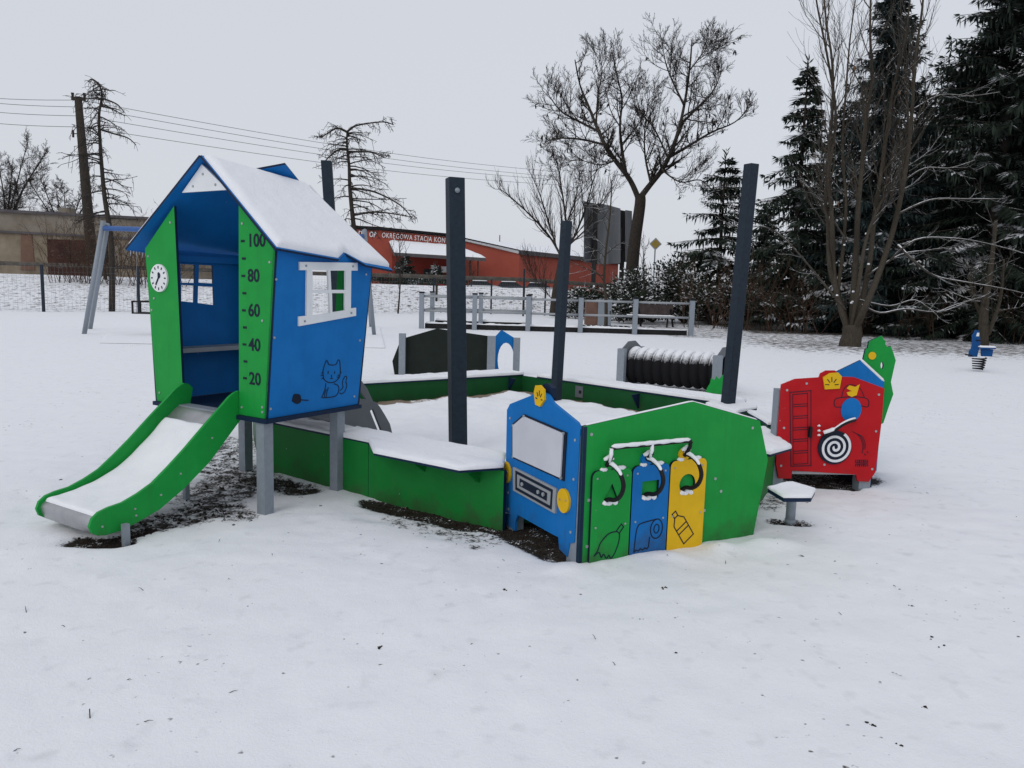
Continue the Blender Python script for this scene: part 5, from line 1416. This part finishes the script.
# distant bare trees over the workshop
def far_tree(seed, px, py0, py1, Y, spread, label, nl=6):
    t = Tree(seed); b_ = atd(px, py0, Y); top = atd(px, py1, Y); h = top.z - b_.z
    P = t.limb([b_, b_ + V((0, 0, h * .3))], .35, .25, 6)
    for k in range(nl):
        a = 6.283 * k / nl + t.r.uniform(-.3, .3); s = spread * t.r.uniform(.5, 1)
        Q = t.limb([P[-1] - V((0, 0, h * .1 * t.r.random())), P[-1] + V((math.cos(a) * s * .45, math.sin(a) * s * .4, h * .3)), P[-1] + V((math.cos(a) * s, math.sin(a) * s * .8, h * t.r.uniform(.5, .7)))], .10, .025, 5)
        t.grow(Q, .07, .025, 20, h * .22, 3, .95, .05, .1, .8, .2, .014)
    return finish_tree(t, 'bare_tree', b_, label, 'tree', M['bark'], M['twig'], 'bare trees behind the workshop')
far_tree(21, 8, 262, 140, 75, 5.5, 'dense bare tree rising behind the workshop roof at the left edge', 8)
far_tree(22, 66, 262, 178, 78, 4.0, 'smaller bare tree behind the workshop roof vent', 6)

# multi-stem bare tree on the right
t = Tree(17); Y = 22.4; b0 = at(850, 346)
t.limb([b0 - V((0, 0, .2)), b0 + V((0, 0, .08)), b0 + V((.03, 0, .3)), b0 + V((.0, 0, .62))], .33, .24, 12)
stems = [([(849, 335), (843, 315), (836, 290), (833, 260), (832, 220), (829, 180), (830, 140), (833, 100), (832, 60), (826, 20), (822, -30)], .10),
         ([(849, 332), (842, 305), (830, 270), (828, 225), (826, 190), (836, 120), (828, 60), (818, 10), (812, -30)], .085),
         ([(851, 335), (853, 300), (856, 255), (858, 210), (862, 165), (866, 120), (872, 80), (870, 30), (872, -30)], .11),
         ([(852, 334), (862, 300), (870, 260), (874, 220), (880, 180), (886, 140), (893, 90), (905, 40), (912, -20)], .10),
         ([(853, 332), (866, 305), (880, 270), (893, 230), (902, 190), (908, 150), (912, 110), (915, 60), (922, 10), (926, -40)], .11),
         ([(850, 335), (858, 290), (866, 240), (880, 205), (898, 170), (908, 120), (905, 70)], .07),
         ([(848, 330), (838, 300), (843, 250), (846, 200), (842, 150), (846, 90), (850, 40), (858, -20)], .07)]
for l, r in stems:
    r *= .74; P = t.limb(px_pts(l, Y, t.r, .5), r * 1.25, r * .25, 7); t.grow(P, r * .9, r * .3, 20, 2.2, 2, .62, .17, .36, .5, .15, .0055)
for l, r in (([(846, 310), (825, 285), (800, 255), (780, 235), (760, 226), (735, 229)], .035), ([(868, 275), (900, 255), (930, 250), (950, 247)], .035), ([(890, 260), (915, 240), (950, 238), (985, 243), (1030, 255)], .03), ([(896, 215), (930, 200), (965, 199), (1004, 199)], .035), ([(898, 245), (915, 262), (935, 276), (965, 282), (1000, 288), (1035, 296)], .04), ([(862, 305), (880, 313), (905, 309), (935, 312), (955, 305), (985, 296)], .035), ([(860, 300), (890, 306), (915, 300), (938, 312), (968, 301)], .03), ([(846, 240), (830, 215), (815, 195), (800, 180)], .03), ([(905, 180), (925, 168), (950, 168), (975, 160)], .025), ([(912, 110), (940, 95), (970, 96), (1000, 92)], .022)):
    P = smooth_path(px_pts(l, Y, t.r, .4), 4); t.tw.tube(P, [r - r * .65 * q_ / (len(P) - 1) for q_ in range(len(P))], 6); t.grow(P, r * .5, r * .2, 7, .9, 2, .7, .05, .25, .5, .18, .006)
clumps = MB()
for q_ in range(16):
    l, r = t.r.choice(stems); px_, py_ = l[t.r.randint(0, 2)]; p = atd(px_ + t.r.uniform(-2, 2), py_ + t.r.uniform(-8, 6), Y - .12); w_ = t.r.uniform(.02, .045)
    clumps.tube([p - V((w_, 0, 0)), p - V((w_ * .5, 0, -w_ * .5)), p + V((w_ * .4, 0, w_ * .5)), p + V((w_, 0, 0))], [.01, w_ * .8, w_ * .8, .01], 7)
mt_ = finish_tree(t, 'multi_stem_tree', (b0.x, b0.y, 0), 'bare many-stemmed tree with snow-lined side branches on the right', 'tree', M['barkolive'], M['twigsnow'])
clumps.build('snow_clumps', M['snow'], mt_)['kind'] = 'stuff'
mb = MB()
for k in range(46):
    p = V(t.r.choice(t.tw.v)); s = t.r.uniform(.03, .07)
    if p.z < 2.5: continue
    a = t.rdir() * s; b_ = t.rdir() * s; mb.add([p, p + a, p + a + b_ + V((0, 0, -s)), p + b_ + V((0, 0, -s * .6))], [(0, 1, 2, 3)])
mb.build('dry_leaves', M['leaf'], mt_)['kind'] = 'stuff'
# bare crowded tree trunk at far right
t = Tree(19); Y = 24; b0 = atd(984, 340, Y); b0.z = -.1
P = t.limb([b0, atd(984, 310, Y), atd(990, 275, Y), atd(996, 220, Y)], .17, .04, 8); t.grow(P, .06, .03, 7, 1.6, 2, .9, .0, .3, .5, .18, .007)
for l in ([(984, 320), (975, 300), (968, 275)], [(988, 335), (1000, 300), (1004, 260)]): P = t.limb(px_pts(l, Y, t.r, .3), .08, .03, 6); t.grow(P, .05, .02, 10, 1.2, 2, .9, .1, .2, .5, .22, .008)
finish_tree(t, 'bare_tree', b0, 'stout forked bare tree behind the blue spring rider', 'tree', M['barkolive'], M['twigsnow'])

# spruces
def spruce_meshes(seed, h, R, start, whorl, mat, dens=1.0, droop=.35):
    whorl *= .8; r = random.Random(seed); mb = MB(); tr = MB()
    tr.tube([(0, 0, -.3), (0, 0, h * .5), (0, 0, h)], [h * .017, h * .010, .015], 8)
    z = start
    while z < h - .15:
        tt = (z - start) / (h - start); L0 = R * (1 - tt) ** .85 * (.8 + .2 * min(1, (tt + .05) * 6)) + .10
        nb = r.randint(8, 12) if dens >= 1 else r.randint(7, 10)
        for k in range(nb):
            a = r.uniform(0, 6.283); L = L0 * r.uniform(.40, 1.32); ca, sa = math.cos(a), math.sin(a); out = V((ca, sa, 0)); side = V((-sa, ca, 0))
            p = V((0, 0, z + r.uniform(-.1, .1))); el = .45 * tt - .10; steps = max(3, int(L / .17)); Q = [p]
            for j in range(steps):
                e = el - droop * math.sin(min(1, j / steps * 1.1) * 2.2) + (.35 if j > steps * .75 else 0) * (1 - tt * .5); d = (out + V((0, 0, e)) + side * r.uniform(-.12, .12)).normalized(); Q.append(Q[-1] + d * (L / steps))
            tr.tube([Q[0], Q[len(Q) // 2], Q[-1]], [.03, .02, .006], 3, cap=False)
            for j in range(1, steps + 1):
                q = Q[j]; d = (Q[j] - Q[j - 1]).normalized(); fr_ = j / steps; wdt = (.26 + .22 * math.sin(min(1, fr_ * 1.05) * math.pi) ** .6) * min(1, L / 1.2 + .35)
                for s in (-1, 1):
                    for w in range(4 if dens >= 1 else 3):
                        ln = wdt * r.uniform(.7, 1.35); dd = (side * s * r.uniform(.5, 1) + d * r.uniform(.35, .9) + V((0, 0, r.uniform(-.55, .10)))).normalized()
                        wd = r.uniform(.026, .05) if dens >= 1 else r.uniform(.035, .065); n = dd.cross(V((0, 0, 1))); n = (n.normalized() if n.length > .01 else side) * wd
                        o = q + side * s * .02 + V((0, 0, r.uniform(-.03, .03))); tp_ = o + dd * ln + V((0, 0, -.06 * ln))
                        mid = o + dd * ln * .5; mb.add([o, mid + n, tp_, mid - n + V((0, 0, -.01))], [(0, 1, 2, 3)])
                for w in range(2):
                    ln = r.uniform(.12, .50) * min(1, L); n = (side * r.uniform(-1, 1) + out * r.uniform(-1, 1)).normalized() * .035; dn_ = V((r.gauss(0, .1), r.gauss(0, .1), -1)) * ln
                    mb.add([q, q + n + dn_ * .5, q + dn_, q - n + dn_ * .5], [(0, 1, 2, 3)])
            for w in range(3):
                dd = ((Q[-1] - Q[-2]).normalized() + V((r.gauss(0, .35), r.gauss(0, .35), r.gauss(0, .2)))).normalized(); n = dd.orthogonal().normalized() * .035; o = Q[-1]
                mb.add([o, o + dd * .1 + n, o + dd * .24, o + dd * .1 - n], [(0, 1, 2, 3)])
        z += whorl * r.uniform(.75, 1.25) * (1 - .35 * tt)
    for k in range(12):
        o = V((0, 0, h - .5 + .05 * k)); dd = V((r.gauss(0, .5), r.gauss(0, .5), .6)).normalized(); n = dd.orthogonal().normalized() * .035; mb.add([o, o + dd * .15 + n, o + dd * .32, o + dd * .15 - n], [(0, 1, 2, 3)])
    return tr, mb
def spruce(base, seed, h, R, start, whorl, mat, label, dens=1.0, droop=.35):
    tr, cr_ = spruce_meshes(seed, h, R, start, whorl, mat, dens, droop)
    root = thing('spruce_tree', (0, 0, 0), label, 'tree', 'dark spruces along the playground edge')
    tr.build('trunk', M['bark'], root, False); cr_.build('crown', M[mat], root, False); root.location = base
    root.rotation_euler = (0, 0, seed * 1.3)
    return root
def hh(px, py, Y): return atd(px, py, Y).z
def base_at(px, Y): p = atd(px, 320, Y); return (p.x, Y, 0)
spruce(base_at(716, 36), 1, hh(722, 152, 36), 2.9, .9, .62, 'spruce', 'narrow-topped spruce behind the hedge, shortest of the row', .9)
s2 = spruce(base_at(790, 31), 2, hh(790, 62, 31), 2.2, 1.1, .60, 'spruce', 'slim spruce with open drooping branches left of the many-stemmed tree', .95, .5)
spruce(base_at(868, 30), 3, hh(872, -25, 30), 3.0, .6, .40, 'bluespruce', 'tall blue-green spruce directly behind the many-stemmed tree')
spruce(base_at(985, 28), 4, hh(985, -110, 28), 4.2, .7, .40, 'spruce', 'tallest dark spruce filling the right edge', 1.0)
spruce(base_at(935, 33), 5, hh(935, 60, 33), 2.7, .8, .42, 'bluespruce', 'bluish spruce squeezed between the two tallest spruces')
for k, (px, Y, top, sc_r, lab) in enumerate(((1075, 29, -60, 3.6, 'spruce cut by the right edge of the photo'), (830, 38, 105, 2.8, 'spruce half hidden left of the blue-green one'), (905, 40, 90, 2.8, 'back-row spruce seen through the bare stems'), (960, 41, 20, 3.0, 'back-row spruce behind the bluish one'), (1020, 40, -10, 3.0, 'back-row spruce behind the tallest one'), (758, 40, 205, 2.4, 'low back-row spruce behind the leaning dark post'))):
    spruce(base_at(px, Y), 6 + k, hh(px, top, Y), sc_r, .6, .5, 'spruce', lab, .9)

# evergreen shrubs with snow, and brown brush
def shrub(base, rx, ry, h, seed, mat, label, n=5200, group='snowy evergreen shrubs in the hedge', leaf=(.08, .19), name='evergreen_shrub'):
    r = random.Random(seed); mb = MB(); root = thing(name, base, label, 'shrub', group); b_ = V(base)
    lob = [(V((r.uniform(-.65, .65) * rx, r.uniform(-.5, .5) * ry, h * r.uniform(.25, .80))), r.uniform(.35, .6)) for _ in range(11)]
    tr = MB()
    for c_, s in lob: tr.tube([b_, b_ + V((c_.x * .5, c_.y * .5, c_.z * .5)), b_ + c_], [.05, .035, .01], 4, cap=False)
    for k in range(n):
        c_, s = r.choice(lob); d = V((r.gauss(0, 1), r.gauss(0, 1), r.gauss(0, 1))).normalized() * (r.random() ** .4) * s
        p = b_ + c_ + V((d.x * rx, d.y * ry, d.z * h * .62))
        if p.z < .02: p.z = r.uniform(.02, .25)
        dd = (V((d.x, d.y, abs(d.z) * .5 + .1)).normalized() + V((r.gauss(0, .6), r.gauss(0, .6), r.gauss(0, .5)))).normalized(); ln = r.uniform(*leaf); n_ = dd.cross(V((r.gauss(0, .5), r.gauss(0, .5), 1))); n_ = (n_.normalized() if n_.length > .01 else V((1, 0, 0))) * ln * .34
        mb.add([p, p + dd * ln * .5 + n_, p + dd * ln, p + dd * ln * .5 - n_], [(0, 1, 2, 3)])
    tr.build('stem', M['bark'], root, False); mb.build('foliage', M[mat], root, False)
    return root
for k, (px, Y, w, top, lab) in enumerate(((592, 37, 1.5, 288, 'dark low shrub behind the utility cabinet'), (622, 36, 1.5, 275, 'evergreen shrub at the foot of the big bare tree'), (652, 35, 1.6, 271, 'snow-topped shrub below the yellow road sign'), (684, 35, 1.7, 262, 'snowiest broad shrub right of the road sign'), (712, 34, 1.6, 278, 'dark shrub under the shortest spruce'), (640, 33, 1.3, 292, 'low dusted shrub behind the park bench'), (742, 35, 1.5, 282, 'shrub behind the right leaning post'))):
    shrub(base_at(px, Y), w, 1.2, hh(px, top, Y), 60 + k, 'yew', lab)
def brush(base, w, h, seed, label, n=20, mat='brush'):
    t = Tree(seed); b_ = V(base)
    for k in range(n):
        o = b_ + V((t.r.uniform(-w, w), t.r.uniform(-.6, .6), 0)); lean = V((t.r.gauss(0, .3), t.r.gauss(0, .3), 1)); hh_ = h * t.r.uniform(.5, 1.1)
        P = [o, o + lean * hh_ * .5, o + lean * hh_ + V((t.r.gauss(0, .2), 0, 0))]; t.tw.tube(P, [.02, .014, .006], 3, cap=False); t.grow(P, .014, .006, 7, .8, 2, .8, .05, .2, .3, .3, .007)
    root = thing('bare_shrub', base, label, 'shrub', 'brown leafless shrubs under the spruces'); t.tw.build('twigs', M[mat], root, False)
for k, (px, Y, w, top, n_, lab) in enumerate(((715, 31, 1.4, 258, 20, 'brown leafless shrub in front of the shortest spruce'), (768, 30, 1.3, 266, 18, 'brown leafless shrub beside the slim spruce foot'), (806, 29, .9, 292, 7, 'sparse leafless shrub left of the many-stemmed trunk'), (905, 27, 1.3, 295, 8, 'sparse leafless shrub right of the many-stemmed trunk'), (1004, 26, .8, 290, 7, 'sparse leafless shrub at the right edge'))):
    brush(base_at(px, Y), w, hh(px, top, Y), 80 + k, lab, n_)
brush(base_at(118, 40)[:2] + (.6,), 3.4, 3.7, 91, 'tangled brown brush at the foot of the leaning utility pole', 110)
# small dark evergreens by the red building and scrub below its wall
for k, (px, Y, top, R, lab) in enumerate(((406, 78, 253, 1.3, 'small dark conifer before the red building, left one'), (435, 78, 262, 1.1, 'small dark conifer before the red building, right one'))):
    p = atd(px, 285, Y); tr, cr_ = spruce_meshes(40 + k, hh(px, top, Y) - 1.3, R, .2, .35, 'spruce', 1.0, .1)
    root = thing('small_conifer', (0, 0, 0), lab, 'tree', 'small conifers before the red building'); tr.build('trunk', M['bark'], root, False); cr_.build('crown', M['spruce'], root, False); root.location = (p.x, Y, 1.2)
for k, (px, w) in enumerate(((385, 2.0), (418, 2.0), (452, 1.5))):
    p = atd(px, 285, 66); shrub((p.x, 66, 1.2), w, 1.0, .95, 95 + k, 'spruce', ['low dark shrub behind the pipeline, just right of the playhouse', 'low dark shrub behind the pipeline, below the small conifers', 'low dark shrub behind the pipeline, behind the dark post'][k], 1500, 'low shrubs behind the pipeline')

# keep the tree of parts at thing > part > sub-part
def chain(o):
    c = [o]
    while c[-1].parent: c.append(c[-1].parent)
    return c[::-1]
for o in list(C.objects):
    c = chain(o)
    if len(c) > 3: set_parent(o, c[1])

# ------------------------------------------------------------------ camera
cam = bpy.data.cameras.new('camera'); co = bpy.data.objects.new('camera', cam); C.objects.link(co)
cam.sensor_width = 36; cam.lens = f_px / 1024 * 36; cam.clip_end = 6000; cam.clip_start = .05
U = V((0, sp, cp)); F = V((0, cp, -sp)); X = V((1, 0, 0))
cx_, cy_ = X * cr + U * sr, U * cr - X * sr
mt = Matrix((cx_, cy_, -F)).transposed().to_4x4(); mt.translation = V((0, 0, CAMH)); co.matrix_world = mt
SC.camera = co

# ------------------------------------------------------------------ light
w = bpy.data.worlds.new('World'); SC.world = w; w.use_nodes = True; nt = w.node_tree
bg = nt.nodes['Background']; sky = N(nt, 'ShaderNodeTexSky', sky_type='NISHITA'); sky.sun_disc = False
sel, srot = math.radians(38), math.radians(215)
sky.sun_elevation = sel; sky.sun_rotation = srot; sky.air_density = 1.0; sky.dust_density = 4.0; sky.ozone_density = 1.0
# overcast: the clear-sky light is mostly replaced by even grey cloud
bg.inputs['Strength'].default_value = .10
nt.links.new(mixc(nt, .90, sky.outputs[0], (6.02, 6.25, 6.74)), bg.inputs['Color'])
sl_ = bpy.data.lights.new('sun', 'SUN'); sl_.energy = .5; sl_.angle = math.radians(35); sl_.color = (1, .97, .93)
so_l = bpy.data.objects.new('sun', sl_); C.objects.link(so_l)
# direction: towards the sun
az = srot; sd_ = V((math.sin(az) * math.cos(sel), math.cos(az) * math.cos(sel), math.sin(sel)))
so_l.rotation_euler = sd_.to_track_quat('Z', 'Y').to_euler(); so_l.location = (0, 0, 30)

SC.view_settings.view_transform = 'Standard'; SC.view_settings.look = 'None'; SC.view_settings.exposure = .20; SC.view_settings.gamma = 1
SC.render.engine = 'CYCLES'; SC.cycles.use_denoising = True; SC.cycles.max_bounces = 6; SC.cycles.diffuse_bounces = 3
